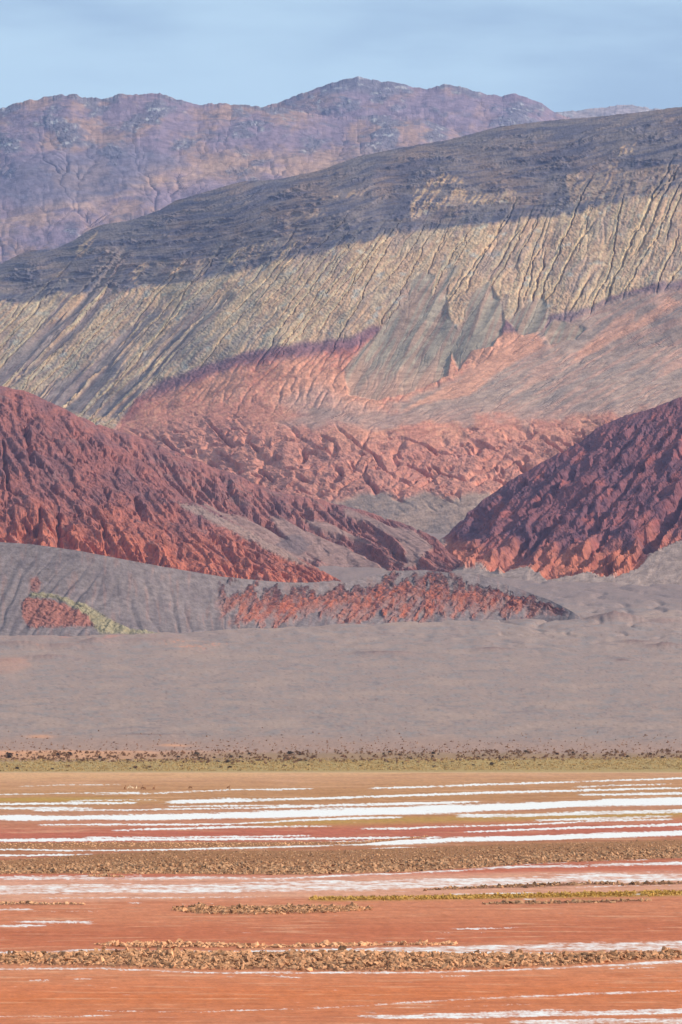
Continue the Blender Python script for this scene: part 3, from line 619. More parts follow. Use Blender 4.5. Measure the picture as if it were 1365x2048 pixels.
c = mixc(c, rgb(150, 122, 112), np.clip(mm, 0, 1) * .6)
for cx, cy, sx, sy in [(1272, 1283, 26, 2.6), (1330, 1292, 36, 3.2), (1245, 1320, 12, 1.6), (770, 1306, 56, 2.4), (990, 1298, 34, 2), (1228, 1236, 44, 6), (352, 1477, 24, .9), (300, 1468, 60, .6), (900, 1488, 60, .8)]: c = mixc(c, rgb(124, 100, 94), gauss(cx, cy, sx, sy, 3) * .7)
c = c * np.array([.90, .82, .79])
c = mixc(c, rgb(134, 114, 108), sst(1235, 1190, PY + 14 * n1) * .75)
c = mixc(c, rgb(206, 138, 108), sst(.3, .6, n1 + n2 * .5) * sst(1310, 1285, PY) * sst(1245, 1262, PY) * (PX < 460) * .9)
c = mixc(c, rgb(206, 140, 108), poly(PX + 10 * n2, PY + 2 * n1, [(0, 1316), (50, 1316), (66, 1332), (30, 1345), (-40, 1350), (-40, 1316)], 5) * .25)
c = mixc(c, rgb(190, 130, 110), gauss(200, 1272, 160, 7) * sst(-.1, .3, n3) * .7)
red = sst(1462, 1490, PY + 8 * n1 - 8 * sst(700, 1300, PX) + 0 * PX)
c = mixc(c, rgb(160, 128, 112), red * .9)
c = mixc(c, rgb(210, 150, 112), sst(1499, 1504, PY + 2 * n2) * sst(1524, 1514, PY) * sst(640, 100, PX) * .95)
c = mixc(c, rgb(206, 146, 110), (gauss(80, 1473, 26, 3.0) + gauss(350, 1491, 32, 2.5)) * .9)
c = mixc(c, rgb(150, 118, 86), sst(1503, 1510, PY + 3 * n2) * (.35 + .65 * sst(100, 640, PX + 200 * n1)) * .85)
grassy = sst(1517, 1521, PY + 1.5 * n2 - .004 * (1365 - PX) + 1.2)
c = mixc(c, rgb(168, 140, 90), grassy * .9)
c = mixc(c, rgb(204, 160, 124), sst(1543.2, 1545.5, PY) * 1.0)
m_plain = terrain_mat("desert_gravel", 0.35, 0.5, 0.3, fine=1.0, speck=0.0)
H, W = PX.shape
link("gravel_plain", mesh_from("gravel_plain", P.reshape(-1, 3), grid_faces(H, W), m_plain, c), kind='structure')
plain_P, plain_px, plain_py = P, px, py
def plain_at(x, y):
    r = np.interp(y, plain_py, np.arange(len(plain_py))); q = np.interp(x, plain_px, np.arange(len(plain_px)))
    return np.array([float(sample(plain_P[..., i], np.array([r]), np.array([q]))[0]) for i in range(3)])

# ------------------------------------------------------------------ SALT FLAT
px = cols(2.3, 900, 30); py = np.concatenate([np.arange(1546, 2062, 1.15), [2080, 2120, 2200, 2400, 2900, 4200, 7500]])
PX, PY = np.meshgrid(px, py); P = unproj(PX, PY, flat_D(PY)); P[..., 2] = 0
lx = PX
CLOD_BANDS = {  # name: (top line, bottom line)
 'front': ([(0, 1914), (120, 1913), (210, 1907), (320, 1907), (500, 1910), (680, 1906), (900, 1911), (1050, 1913), (1180, 1915), (1365, 1912), (1700, 1908)], [(-400, 1925), (0, 1930), (200, 1933), (400, 1939), (680, 1943), (850, 1942), (1000, 1937), (1150, 1931), (1250, 1923), (1365, 1918), (1700, 1912)]),
 'mid': ([(345, 1819), (400, 1816), (500, 1815), (680, 1816), (745, 1819)], [(345, 1820), (400, 1828), (500, 1829), (640, 1826), (745, 1820)]),
 'low': ([(190, 1889), (250, 1888), (340, 1886), (440, 1887), (505, 1891)], [(190, 1890), (250, 1895), (320, 1897), (450, 1895), (505, 1892)]),
 'thin': ([(480, 1896), (560, 1892), (640, 1889), (760, 1889), (910, 1888)], [(480, 1898), (560, 1896), (640, 1895), (760, 1892), (910, 1890)]),
 'left': ([(-60, 1807), (60, 1806), (170, 1808)], [(-60, 1810), (60, 1810), (170, 1810)]),
 'right': ([(965, 1807), (1100, 1804), (1200, 1802), (1300, 1800)], [(965, 1809), (1100, 1808), (1200, 1806), (1300, 1802)]),
 'field': ([(-60, 1724), (0, 1722), (200, 1708), (350, 1702), (680, 1701), (900, 1693), (1050, 1688), (1365, 1681), (1420, 1680)], [(-60, 1748), (300, 1748), (600, 1750), (800, 1745), (960, 1736), (1050, 1728), (1200, 1722), (1365, 1716), (1420, 1714)]),
 'back': ([(-60, 1686), (200, 1685), (500, 1685), (720, 1684), (860, 1672)], [(-60, 1697), (200, 1696), (500, 1694), (720, 1688), (860, 1674)]),
 'salt': ([(850, 1779), (950, 1774), (1060, 1769), (1200, 1766), (1270, 1768), (1400, 1764)], [(850, 1781), (950, 1778), (1060, 1775), (1200, 1770), (1270, 1771), (1400, 1768)]),
 'speck': ([(180, 1751), (250, 1752)], [(180, 1753), (250, 1755)]),
}
def band_mask(name, soft=1.5):
    t, b = CLOD_BANDS[name]; x0, x1 = max(t[0][0], b[0][0]), min(t[-1][0], b[-1][0])
    return sst(-soft, soft, PY - pl(PX, t)) * sst(-soft, soft, pl(PX, b) - PY) * (PX >= x0) * (PX <= x1)
STRIPS = [  # polyline of (x, y, thickness), strength
 ([(-900, 1592, 2), (0, 1589, 2.2), (170, 1586, 2), (300, 1585, 1.6)], .62), ([(170, 1588, 2), (300, 1587, 2.4), (380, 1583, 2.2), (480, 1579, 2.4), (630, 1577, 2.2)], .8), ([(25, 1573, 1.6), (120, 1570, 1.6), (260, 1569, 1.4)], .5), ([(515, 1580, 3), (640, 1577, 1.5)], .8),
 ([(-900, 1612, 4), (0, 1608, 4), (180, 1606, 4.5), (290, 1605.5, 3)], 1.0), ([(120, 1602, 2), (300, 1599, 2), (330, 1600, 4)], .6), ([(320, 1605, 5), (420, 1601, 9), (560, 1599, 5), (690, 1595, 4), (983, 1585, 5), (1100, 1582, 4), (1365, 1576, 3), (2200, 1562, 3)], .95),
 ([(725, 1577, 2), (830, 1574, 4), (1033, 1567, 4), (1200, 1562, 3), (1365, 1556.5, 3), (2200, 1550, 2)], .95), ([(1130, 1575, 3), (1230, 1571, 3), (1300, 1569, 2), (1365, 1567, 1)], .85),
 ([(-900, 1618, 5), (0, 1616, 5), (110, 1616, 6), (180, 1617, 3), (200, 1617, 1)], .8), ([(50, 1621, 3), (250, 1620, 3), (500, 1616, 2.5), (690, 1610, 5), (860, 1606, 5), (978, 1602, 2)], .92), ([(320, 1613, 2), (520, 1611, 2.5), (683, 1610, 2)], .7),
 ([(1140, 1590, 3), (1220, 1589, 5), (1365, 1586, 5), (2200, 1575, 5)], .95),
 ([(-900, 1636, 9), (0, 1635, 11), (150, 1635, 10), (350, 1634, 12), (500, 1630, 14), (683, 1624, 16), (900, 1618, 16), (1033, 1613, 15), (1200, 1606, 16), (1365, 1601, 18), (2200, 1580, 18)], 1.1),
 ([(60, 1650, 2.5), (180, 1649, 4), (350, 1649, 3), (460, 1648, 2), (683, 1637, 5), (820, 1634, 4)], .75), ([(210, 1661, 2), (290, 1659, 3.5), (460, 1654, 4), (650, 1652, 3), (683, 1654, 1)], .85),
 ([(705, 1658, 3), (790, 1657, 4), (900, 1653, 3), (1033, 1650, 3), (1200, 1642, 3), (1365, 1638, 3)], .85), ([(915, 1664, 2), (1000, 1661, 4), (1200, 1654, 4), (1365, 1649, 5), (2200, 1630, 5)], .95),
 ([(900, 1632, 6), (1050, 1631, 8), (1200, 1625, 8), (1365, 1622, 7), (2200, 1600, 6)], .66), ([(1050, 1642, 4), (1200, 1637, 6), (1365, 1632, 5)], .6),
 ([(-900, 1680, 4), (0, 1681, 7), (120, 1680, 6), (300, 1679, 5), (500, 1678, 4), (683, 1677, 4), (900, 1674, 3)], .95), ([(155, 1674, 2), (300, 1675, 3), (560, 1672, 3), (640, 1671, 1)], .75),
 ([(480, 1693, 2), (640, 1687, 8), (760, 1686, 11), (900, 1680, 9), (1033, 1677, 12), (1200, 1671, 10), (1365, 1666, 12), (2200, 1650, 12)], 1.05),
 ([(-900, 1700, 3), (0, 1699, 2.5), (150, 1701, 2.5), (300, 1700, 2.5), (420, 1697, 3), (560, 1693, 5), (683, 1690, 4)], .95), ([(-900, 1712, 3), (0, 1711, 3.5), (130, 1710, 3.5), (205, 1709, 2)], .95), ([(340, 1707, 1.5), (400, 1706, 2.4), (430, 1705, 1)], .7), ([(720, 1698, 2), (830, 1695, 3), (950, 1697, 1.5)], .85),
 ([(-900, 1736, 3), (0, 1735, 3.5), (90, 1736, 3)], .8), ([(145, 1734, 3), (200, 1735, 4.5), (262, 1733.5, 4)], .8),
 ([(-900, 1754, 8), (0, 1755, 8), (300, 1755, 9), (560, 1757, 4), (900, 1742, 4), (1000, 1735, 6), (1200, 1730, 6), (1365, 1727, 8), (2200, 1715, 8)], .68),
 ([(970, 1729, 5), (1060, 1727, 5), (1130, 1724, 3), (1250, 1719, 4), (1320, 1719, 2)], .85),
 ([(-900, 1782, 20), (0, 1779, 23), (150, 1778, 22), (350, 1777, 22), (560, 1773, 24), (683, 1772, 25), (850, 1768, 22), (1100, 1760, 22), (1365, 1753, 24), (2200, 1740, 22)], .80),
 ([(60, 1797, 2.5), (260, 1795, 3), (420, 1795, 2), (560, 1793, 1.5)], .6), ([(880, 1789, 2), (1050, 1786, 2.5), (1090, 1786, 1)], .65), ([(1120, 1776, 2), (1200, 1773, 3), (1365, 1769, 2)], .8),
 ([(-900, 1819, 4), (0, 1819, 5), (82, 1818, 3)], .66), ([(20, 1823, 1.6), (220, 1823, 1.4)], .5), ([(240, 1806, 2), (305, 1806, 2)], .72), ([(340, 1808, 1.5), (455, 1808, 1.5)], .52), ([(300, 1821, 3), (345, 1822, 6), (375, 1828, 3), (300, 1829, 2)], .62),
 ([(1030, 1799, 2), (1060, 1799, 3), (1090, 1798, 1)], .8), ([(1240, 1789, 3), (1350, 1787, 3)], .75),
 ([(10, 1844, 4), (150, 1844, 4), (200, 1843, 3)], .8), ([(-900, 1853, 4), (0, 1852, 5), (60, 1851, 5), (110, 1852, 2)], .72),
 ([(885, 1858.5, 2.5), (980, 1857, 3), (1055, 1854, 1.5)], .75), ([(755, 1884, 2.5), (800, 1884, 2.5)], .8), ([(860, 1866, 1.3), (1000, 1864, 1.3)], .5), ([(930, 1878, 1.5), (975, 1878, 1.5)], .6), ([(1165, 1858, 1.5), (1240, 1856, 1.5)], .5), ([(1325, 1874, 2), (1365, 1873, 2)], .6), ([(1100, 1855, 1.5), (1140, 1853, 1.5)], .4),
 ([(-900, 1908, 8), (0, 1906, 10), (80, 1905, 8), (200, 1900, 7), (300, 1902, 5), (440, 1904, 4), (560, 1902, 5), (683, 1901, 7), (800, 1899, 13), (900, 1899, 15), (1050, 1896, 18), (1200, 1893, 20), (1365, 1893, 24), (2200, 1890, 24)], .80), ([(330, 1905, 3), (560, 1902, 3), (683, 1899, 4), (740, 1903, 4), (870, 1905, 3), (1140, 1908, 4)], .99),
 ([(-900, 1936, 4), (0, 1938, 5), (200, 1937, 3), (400, 1945, 4), (683, 1945, 4), (850, 1945, 3), (960, 1942, 4), (1150, 1934, 4), (1250, 1929, 7), (1365, 1923, 8), (2200, 1915, 8)], .72),
 ([(40, 1961, 2.2), (100, 1961, 3), (115, 1961, 1)], .72), ([(130, 1957, 1.5), (150, 1958, 2.5), (215, 1958, 1)], .66), ([(435, 1951, 2), (460, 1952.5, 4), (485, 1953, 2)], .72), ([(510, 1950, 2), (560, 1953, 3.5), (620, 1956, 2)], .7), ([(855, 1952, 2), (890, 1952.5, 2), (955, 1951, 1)], .7), ([(1200, 1938, 2), (1260, 1936, 2), (1330, 1934, 2)], .7),
 ([(180, 2022, 2), (400, 2024, 2), (683, 2014, 3), (900, 2000, 4), (1100, 1991, 5), (1365, 1981, 5), (2200, 1960, 5)], .55), ([(-900, 2034, 3), (0, 2033, 3.5), (150, 2033, 2), (240, 2030, 2)], .6),
 ([(700, 2033, 3), (780, 2034, 8), (900, 2031, 11), (1050, 2028, 14), (1200, 2026, 12), (1365, 2022, 10), (2200, 2015, 10)], .78), ([(1000, 2045, 8), (1150, 2044, 12), (1365, 2040, 14), (2200, 2040, 16)], .66), ([(680, 2050, 5), (900, 2060, 24), (1365, 2066, 44), (2200, 2070, 50)], .5),
 ([(760, 2015, 2), (900, 2014, 3), (1080, 2008, 3)], .45)]
n_s = fbm(PX / 70, PY / 2.6, 401, 4, .6); n_f = fbm(PX / 7, PY / 2.4, 402, 3, .65); n_l = fbm(PX / 260, PY / 7, 403, 4, .55)
salt = np.zeros(PX.shape)
for pts, s in STRIPS:
    s = s + .14 * (s < .8)
    x = [p[0] for p in pts]; yc = np.interp(PX, x, [p[1] for p in pts]) + .8 * fbm(PX / 60, PX * 0 + s * 9 + pts[0][1], 404, 3)
    th = np.interp(PX, x, [p[2] for p in pts]); ends = sst(x[0], x[0] + 30, PX) * sst(x[-1], x[-1] - 30, PX)
    d = np.abs(PY - yc + 2.6 * n_f + .1 * th * n_s) / (th * .44 * (1 + .5 * n_l) + .25)
    salt = np.maximum(salt, s * ends * sst(1.55, .55, d))
salt = salt * (1 - .2 * sst(1690, 1765, PY)) + .16 * sst(1940, 1960, PY) * fbm(PX / 6, PY / 3.5, 53, 2) * sst(.1, .5, salt)
amb = sst(.25, .6, n_s + .25 * n_l) * .6 * sst(1570, 1590, PY) * (1 - sst(1690, 1700, PY) * sst(1750, 1740, PY))
n_c = fbm(PX / 16, PY / 1.7, 405, 3, .65); zz_ = sst(0, .3, salt)
salt = np.clip(salt + zz_ * (.42 * n_s + .25 * n_l + .34 * n_c), 0, 1.1)
salt = np.maximum(salt, amb)
KEY = [(1546, (214, 168, 134)), (1556, (200, 152, 122)), (1575, (190, 142, 106)), (1600, (184, 136, 98)), (1620, (190, 138, 116)), (1645, (194, 128, 106)), (1660, (188, 106, 90)), (1676, (186, 110, 94)), (1690, (176, 122, 92)), (1705, (176, 112, 88)), (1745, (196, 112, 92)), (1755, (214, 158, 146)), (1790, (214, 158, 142)), (1800, (204, 132, 106)), (1830, (204, 130, 102)), (1860, (192, 112, 84)), (1885, (196, 116, 88)), (1905, (206, 142, 118)), (1940, (208, 136, 106)), (1970, (208, 126, 90)), (1990, (208, 122, 80)), (2010, (204, 124, 88)), (2035, (202, 124, 92)), (2060, (204, 134, 106)), (8000, (200, 130, 100))]
ky = [k_[0] for k_ in KEY]; kc = np.array([rgb(*k_[1]) for k_ in KEY])
yy = PY + 5 * n_l * sst(1560, 1900, PY) + (PX - 682) * .012
c = np.stack([np.interp(yy, ky, kc[:, i]) for i in range(3)], -1)
c = mixc(c, c * np.array([.80, .72, .66]), sst(.0, .4, fbm(PX / 190, PY / 3.4, 410, 4, .6)) * .75)
c = mixc(c, rgb(222, 172, 150), sst(.1, .5, fbm(PX / 230, PY / 4.2, 411, 4, .6)) * .55)
c = mixc(c, rgb(184, 150, 76), sst(-.2, .3, n_l + .3 * n_s + .25) * sst(420, 60, PX) * np.exp(-((PY - 1599) / 5) ** 2) * .9)
c = mixc(c, rgb(182, 146, 78), sst(-.3, .2, n_s + .3) * sst(430, 620, PX) * np.exp(-((PY - pl(PX, [(400, 1650), (800, 1640), (1365, 1628)])) / 8) ** 2) * .85)
c = mixc(c, rgb(178, 152, 74), np.exp(-((PY - pl(PX, [(620, 1799), (1000, 1794), (1365, 1788)])) / 4) ** 2) * sst(600, 660, PX) * .7)
mudband = np.zeros(PX.shape); hump = np.zeros(PX.shape)
for nm in CLOD_BANDS:
    b_ = band_mask(nm); mudband = np.maximum(mudband, b_)
    hump = hump + b_ * {'front': .30, 'mid': .22, 'field': .10, 'back': .08}.get(nm, .12)
c = mixc(c, mixc(np.zeros(PX.shape + (3,)) + rgb(116, 78, 60), rgb(156, 112, 80), sst(1765, 1750, PY)), mudband * .9)  # brown mud, painted darker to stand for the shaded gaps between clods
salt = salt * (1 - mudband * (.95))
c = c * (1 + .22 * n_c + .14 * n_f)[..., None]
c = mixc(c, c * np.array([.72, .62, .55]), sst(.28, .5, n_c) * sst(.0, .4, n_l + .1) * .6)
c = tone(c * np.array([.90, .80, .60]), .98, 1.0)
P[..., 2] += hump * (.6 + .8 * fbm(PX / 5, PY / 2, 415, 3)) * (PY < 2062) + .02 * n_s
def salt_mat():
    m = bpy.data.materials.new("salt_crust"); m.use_nodes = True; t = m.node_tree; t.nodes.clear(); L = t.links.new
    out = nd(t, 'ShaderNodeOutputMaterial'); b = nd(t, 'ShaderNodeBsdfPrincipled'); b.inputs['Roughness'].default_value = .9; b.inputs['Specular IOR Level'].default_value = .1
    at = nd(t, 'ShaderNodeAttribute', attribute_name='albedo'); sa = nd(t, 'ShaderNodeAttribute', attribute_name='salt'); g = nd(t, 'ShaderNodeNewGeometry')
    mp = nd(t, 'ShaderNodeMapping'); mp.inputs['Scale'].default_value = (.55, .14, 1); L(g.outputs['Position'], mp.inputs['Vector'])
    n = nd(t, 'ShaderNodeTexNoise'); n.inputs['Scale'].default_value = 1.0; n.inputs['Detail'].default_value = 6; n.inputs['Roughness'].default_value = .7; L(mp.outputs['Vector'], n.inputs['Vector'])
    s1 = nd(t, 'ShaderNodeMath', operation='MULTIPLY_ADD'); s1.inputs[1].default_value = 1.0; L(n.outputs['Fac'], s1.inputs[0]); L(sa.outputs['Fac'], s1.inputs[2])
    r = nd(t, 'ShaderNodeMapRange', interpolation_type='SMOOTHSTEP'); r.inputs['From Min'].default_value = .82; r.inputs['From Max'].default_value = 1.46; L(s1.outputs[0], r.inputs['Value'])
    r2 = nd(t, 'ShaderNodeMapRange'); r2.inputs['From Min'].default_value = .3; r2.inputs['From Max'].default_value = .7; r2.inputs['To Min'].default_value = .86; r2.inputs['To Max'].default_value = 1.14; L(n.outputs['Fac'], r2.inputs['Value'])
    v = nd(t, 'ShaderNodeVectorMath', operation='SCALE'); L(at.outputs['Color'], v.inputs[0]); L(r2.outputs['Result'], v.inputs['Scale'])
    mx = nd(t, 'ShaderNodeMix', data_type='RGBA'); mx.inputs['B'].default_value = (.78, .73, .68, 1)
    L(r.outputs['Result'], mx.inputs['Factor']); L(v.outputs['Vector'], mx.inputs['A']); L(mx.outputs['Result'], b.inputs['Base Color'])
    bp = nd(t, 'ShaderNodeBump'); bp.inputs['Strength'].default_value = .5; bp.inputs['Distance'].default_value = .08
    L(n.outputs['Fac'], bp.inputs['Height']); L(bp.outputs['Normal'], b.inputs['Normal']); L(b.outputs['BSDF'], out.inputs['Surface'])
    return m
H, W = PX.shape
link("salt_flat", mesh_from("salt_flat", P.reshape(-1, 3), grid_faces(H, W), salt_mat(), c, extra={'salt': salt}), kind='structure')

# ------------------------------------------------------------------ mud clods
PHI = (1 + 5 ** .5) / 2
ICO_V = np.array([(-1, PHI, 0), (1, PHI, 0), (-1, -PHI, 0), (1, -PHI, 0), (0, -1, PHI), (0, 1, PHI), (0, -1, -PHI), (0, 1, -PHI), (PHI, 0, -1), (PHI, 0, 1), (-PHI, 0, -1), (-PHI, 0, 1)]) / math.hypot(1, PHI)
ICO_F = np.array([(0, 11, 5), (0, 5, 1), (0, 1, 7), (0, 7, 10), (0, 10, 11), (1, 5, 9), (5, 11, 4), (11, 10, 2), (10, 7, 6), (7, 1, 8), (3, 9, 4), (3, 4, 2), (3, 2, 6), (3, 6, 8), (3, 8, 9), (4, 9, 5), (2, 4, 11), (6, 2, 10), (8, 6, 7), (9, 8, 1)])
m_clod = simple_mat("dried_mud", rgb(182, 132, 96), 2.2, .5)
m_clod_far = simple_mat("dried_mud_far", rgb(176, 132, 98), 1.2, .5)
def rand_clods(n, size, flatness=(.35, .9)):
    v = ICO_V[None] * rng.uniform(.4, 1.45, (n, 12, 1))
    v = v * np.stack([rng.uniform(.7, 1.5, n), rng.uniform(.6, 1.2, n), rng.uniform(*flatness, n)], -1)[:, None]
    a = rng.uniform(0, 6.28, n); b = rng.normal(0, 1.0, n)
    ca, sa, cb, sb = np.cos(a), np.sin(a), np.cos(b), np.sin(b)
    x, y, z = v[..., 0], v[..., 1], v[..., 2]
    y2 = y * cb[:, None] - z * sb[:, None]; z2 = y * sb[:, None] + z * cb[:, None]
    x3 = x * ca[:, None] - y2 * sa[:, None]; y3 = x * sa[:, None] + y2 * ca[:, None]
    return np.stack([x3, y3, z2], -1) * size[:, None, None]
def band_points(name, n):
    t, b = CLOD_BANDS[name]; x0, x1 = max(t[0][0], b[0][0], -60), min(t[-1][0], b[-1][0], 1425)
    x = rng.uniform(x0, x1, n * 3); th = pl(x, b) - pl(x, t); keep = rng.uniform(0, np.max(th), n * 3) < th + .15 * np.max(th)
    x = x[keep][:n]; u = rng.uniform(0, 1, len(x)); y = pl(x, t) + u * (pl(x, b) - pl(x, t)) + rng.normal(0, .6, len(x))
    return x, y
clump = lambda x, y, s: sst(-.35, .45, fbm(x / 26, y / 5, s, 3))
plan = [('front', 13000, .22, .45), ('mid', 3200, .21, .26), ('low', 500, .22, .1), ('thin', 420, .22, .1), ('left', 160, .22, .1), ('right', 260, .24, .1), ('field', 12000, .31, .1), ('back', 1400, .36, .08), ('salt', 420, .28, .1), ('speck', 60, .22, .1)]
cand = []; Vs = []; Fs = []; off = 0
for nm, n, sz, lift in plan:
    x, y = band_points(nm, n); size = sz * rng.lognormal(-.3, .5, len(x)) * (.65 + .6 * clump(x, y, 420))
    size = np.clip(size, .08, .40)
    p = unproj(x, y, flat_D(y)); t, b = CLOD_BANDS[nm]; th = np.maximum(pl(x, b) - pl(x, t), .5); u = np.clip((y - pl(x, t)) / th, 0, 1)
    if nm == 'field': size = size * (.55 + .6 * sst(.35, .8, u))
    if nm == 'back': size = size * .5
    z = lift * 4 * u * (1 - u) * (.7 + .6 * clump(x, y, 421)) + size * .15
    p[:, 2] = z
    if nm == 'front': cand += [(size[i] * (1 / p[i, 1]), nm, p[i], size[i], x[i]) for i in range(len(x)) if 5 < x[i] < 1360]; keepmask = np.ones(len(x), bool); front_data = (p, size, x)
    if nm == 'front':
        o_ = np.argsort(-size * ((x > 5) & (x < 1360))); ind = o_[:210]; keepmask[ind] = False; front_ind = ind
    elif nm == 'mid':
        o_ = np.argsort(-size); mid_ind = o_[:80]; mid_data = (p, size, x); keepmask = np.ones(len(x), bool); keepmask[mid_ind] = False
    else: keepmask = np.ones(len(x), bool)
    q = rand_clods(int(keepmask.sum()), size[keepmask]) + p[keepmask][:, None]
    F = ICO_F[None] + 12 * np.arange(len(q))[:, None, None]
    me = mesh_from("mud_clods", q.reshape(-1, 3), F.reshape(-1, 3), m_clod if nm in ('front', 'mid', 'low', 'thin') else m_clod_far, smooth=False)
    lab = {'front': "countless small ochre mud clods making up the long foreground rubble ridge", 'mid': "small ochre mud clods of the short rubble ridge left of centre on orange mud",
           'low': "scattered mud clods just behind the left half of the foreground ridge", 'thin': "thin dark line of mud clods beside the white salt strip behind the foreground ridge",
           'left': "thin line of dark mud clods at the left edge below the broad salt band", 'right': "thin line of mud clods under the yellow-green plant strip on the right",
           'field': "wide field of ploughed-looking brown mud clods across the middle of the salt flat", 'back': "narrow brown belt of rough mud between two white salt lines on the left",
           'salt': "dark thread of mud clods lying on the broad pale salt band at right", 'speck': "few dark mud crumbs on pale salt at left"}[nm]
    tag(link("mud_clods", me), label=lab, cat="mud clods", kind='stuff')
# the largest clods singly
protos = []
for i in range(14):
    v = rand_clods(1, np.array([1.0]), (.3, .8))[0]
    # one subdivision with jitter for broken edges
    mid_, F2, V2 = {}, [], v.tolist()
    def mp_(a, b):
        k_ = (min(a, b), max(a, b))
        if k_ not in mid_:
            q = (np.array(V2[a]) + np.array(V2[b])) / 2 * rng.uniform(.82, 1.22) ; mid_[k_] = len(V2); V2.append(q.tolist())
        return mid_[k_]
    for a, b, c_ in ICO_F.tolist():
        x_, y_, z_ = mp_(a, b), mp_(b, c_), mp_(c_, a); F2 += [(a, x_, z_), (b, y_, x_), (c_, z_, y_), (x_, y_, z_)]
    protos.append(mesh_from("mud_clod", np.array(V2), np.array(F2), m_clod, smooth=False))
def place_clod(p, s, lab, grp):
    o = bpy.data.objects.new("mud_clod", random.choice(protos)); COL.objects.link(o)
    o.location = p; o.scale = (s, s, s * random.uniform(.8, 1.15)); o.rotation_euler = (random.uniform(-.3, .3), random.uniform(-.3, .3), random.uniform(0, 6.28))
    tag(o, label=lab, cat="mud clod", group=grp)
for i in front_ind:
    x = front_data[2][i]
    seg = "left third" if x < 455 else "middle third" if x < 910 else "right third"
    seg_ = ("crest" if front_data[0][i][1] > flat_D(pl(x, CLOD_BANDS['front'][0]) + 11) else "near face") + ", " + seg
    place_clod(front_data[0][i], front_data[1][i] * 1.12, "large ochre mud clod on the " + seg_ + " of the foreground rubble ridge", "large clods on the " + seg_ + " of the foreground rubble ridge")
for i in mid_ind:
    sd = "left" if mid_data[2][i] < 545 else "right"
    place_clod(mid_data[0][i], mid_data[1][i] * 1.1, "larger mud clod in the " + sd + " half of the short rubble ridge on orange mud", "large clods in the " + sd + " half of the short rubble ridge")
for (x, y, s, lab) in [(320, 1908, .42, "tallest dark upturned mud clod on the crest of the foreground ridge, left of centre"), (208, 1909, .36, "dark peaked mud clod on the ridge crest, nearest the left of the two tallest"), (685, 1909, .36, "dark wide mud clod on the ridge crest at the middle of the picture"), (255, 1913, .32, "low dark clod between the two tallest peaks of the foreground ridge")]:
    p = unproj(np.array(float(x)), np.array(float(y)), flat_D(y)); p[2] = .62
    place_clod(p, s, lab, None)

# ------------------------------------------------------------------ shrubs, grass, yellow plants
def tuft_cloud(n, rad, h, leaf, seed, up=0.5):
    r = np.random.default_rng(seed)
    a = r.uniform(0, 6.28, n); q = np.sqrt(r.uniform(0, 1, n)); zz = r.uniform(0, 1, n) ** .8
    prof = np.sqrt(np.clip(1 - (zz * .95) ** 2, 0, 1)) * (.75 + .35 * np.sin(3 * a + seed) * .6)
    ctr = np.stack([np.cos(a) * q * rad * prof, np.sin(a) * q * rad * prof, zz * h], -1)
    d1 = r.normal(0, 1, (n, 3)); d1 /= np.linalg.norm(d1, axis=1, keepdims=True); d2 = r.normal(0, 1, (n, 3)); d2[:, 2] += up; d2 /= np.linalg.norm(d2, axis=1, keepdims=True)
    s = leaf * r.uniform(.6, 1.4, (n, 1))
    V = np.stack([ctr - d1 * s * .5, ctr + d1 * s * .5, ctr + d2 * s], 1)
    return V.reshape(-1, 3)
m_shrub = [simple_mat("dry_shrub_leaf", rgb(146, 112, 84), 1.5, .3), simple_mat("dark_shrub_leaf", rgb(108, 92, 76), 1.5, .3), simple_mat("rust_shrub_leaf", rgb(160, 118, 88), 1.5, .3)]
shr_me = []
for i in range(12):
    V = tuft_cloud(110, 1.0, 1.0, .42, 500 + i)
    shr_me.append(mesh_from("shrub", V, np.arange(len(V)).reshape(-1, 3), m_shrub[i % 3], smooth=False))
def add_shrub(x, y, s, lab, grp, k_, hs=1.0):
    o = bpy.data.objects.new("shrub", shr_me[k_]); COL.objects.link(o); o.location = plain_at(x, y) - np.array([0, 0, .08]); o.scale = (s * random.uniform(.9, 1.6), s, s * hs * random.uniform(.75, 1.15))
    o.rotation_euler = (0, 0, random.uniform(-.5, .5)); tag(o, label=lab, cat="shrub", group=grp)
bandtop = [(0, 1508), (400, 1507), (700, 1503), (1000, 1503), (1365, 1503)]; bandbot = [(0, 1522), (200, 1524), (500, 1526), (700, 1524), (1000, 1522), (1365, 1516)]
special = [(18, 1513, 1.9, 1, 1.0, "dark rounded shrub at the left end of the shrub belt"), (116, 1512, 1.4, 1, 1.2, "dark shrub standing on orange sand, left of a similar upright one"), (140, 1512, 1.6, 1, 1.3, "tall upright dark shrub on the orange sand at left"), (393, 1512, 1.6, 4, 1.2, "dark shrub at the back of the belt between the orange sand and the centre"),
           (581, 1508, 2.0, 4, .9, "broad dark shrub rising above the belt just left of the middle"), (1052, 1506, 1.3, 7, 1.2, "small dark shrub on the back edge of the belt right of the middle"), (34, 1538, 1.3, 1, .8, "dark shrub alone in the green grass near the left edge"), (984, 1530, 1.3, 4, 1.0, "dark shrub alone in the green grass right of the middle"),
           (272, 1537, 1.1, 0, 1.0, "brown shrub at the front of the green grass under the belt at left"), (300, 1536, 1.2, 0, 1.0, "brown shrub in green grass, right one of a pair at left"), (137, 1533, 1.2, 0, .8, "brown shrub in the green grass left of the pair"), (870, 1534, 1.0, 7, .9, "small dark shrub low in the grass right of the middle"), (721, 1533, 1.0, 1, .9, "small dark shrub in the grass just right of the middle"), (442, 1536, 1.2, 1, .7, "wide low dark shrub in grass left of the middle"), (461, 1536, 1.1, 1, .7, "wide low dark shrub in grass, right neighbour of a similar one")]
for x, y, s, k_, hs, lab in special: add_shrub(x, y, s, lab, None, k_, hs)
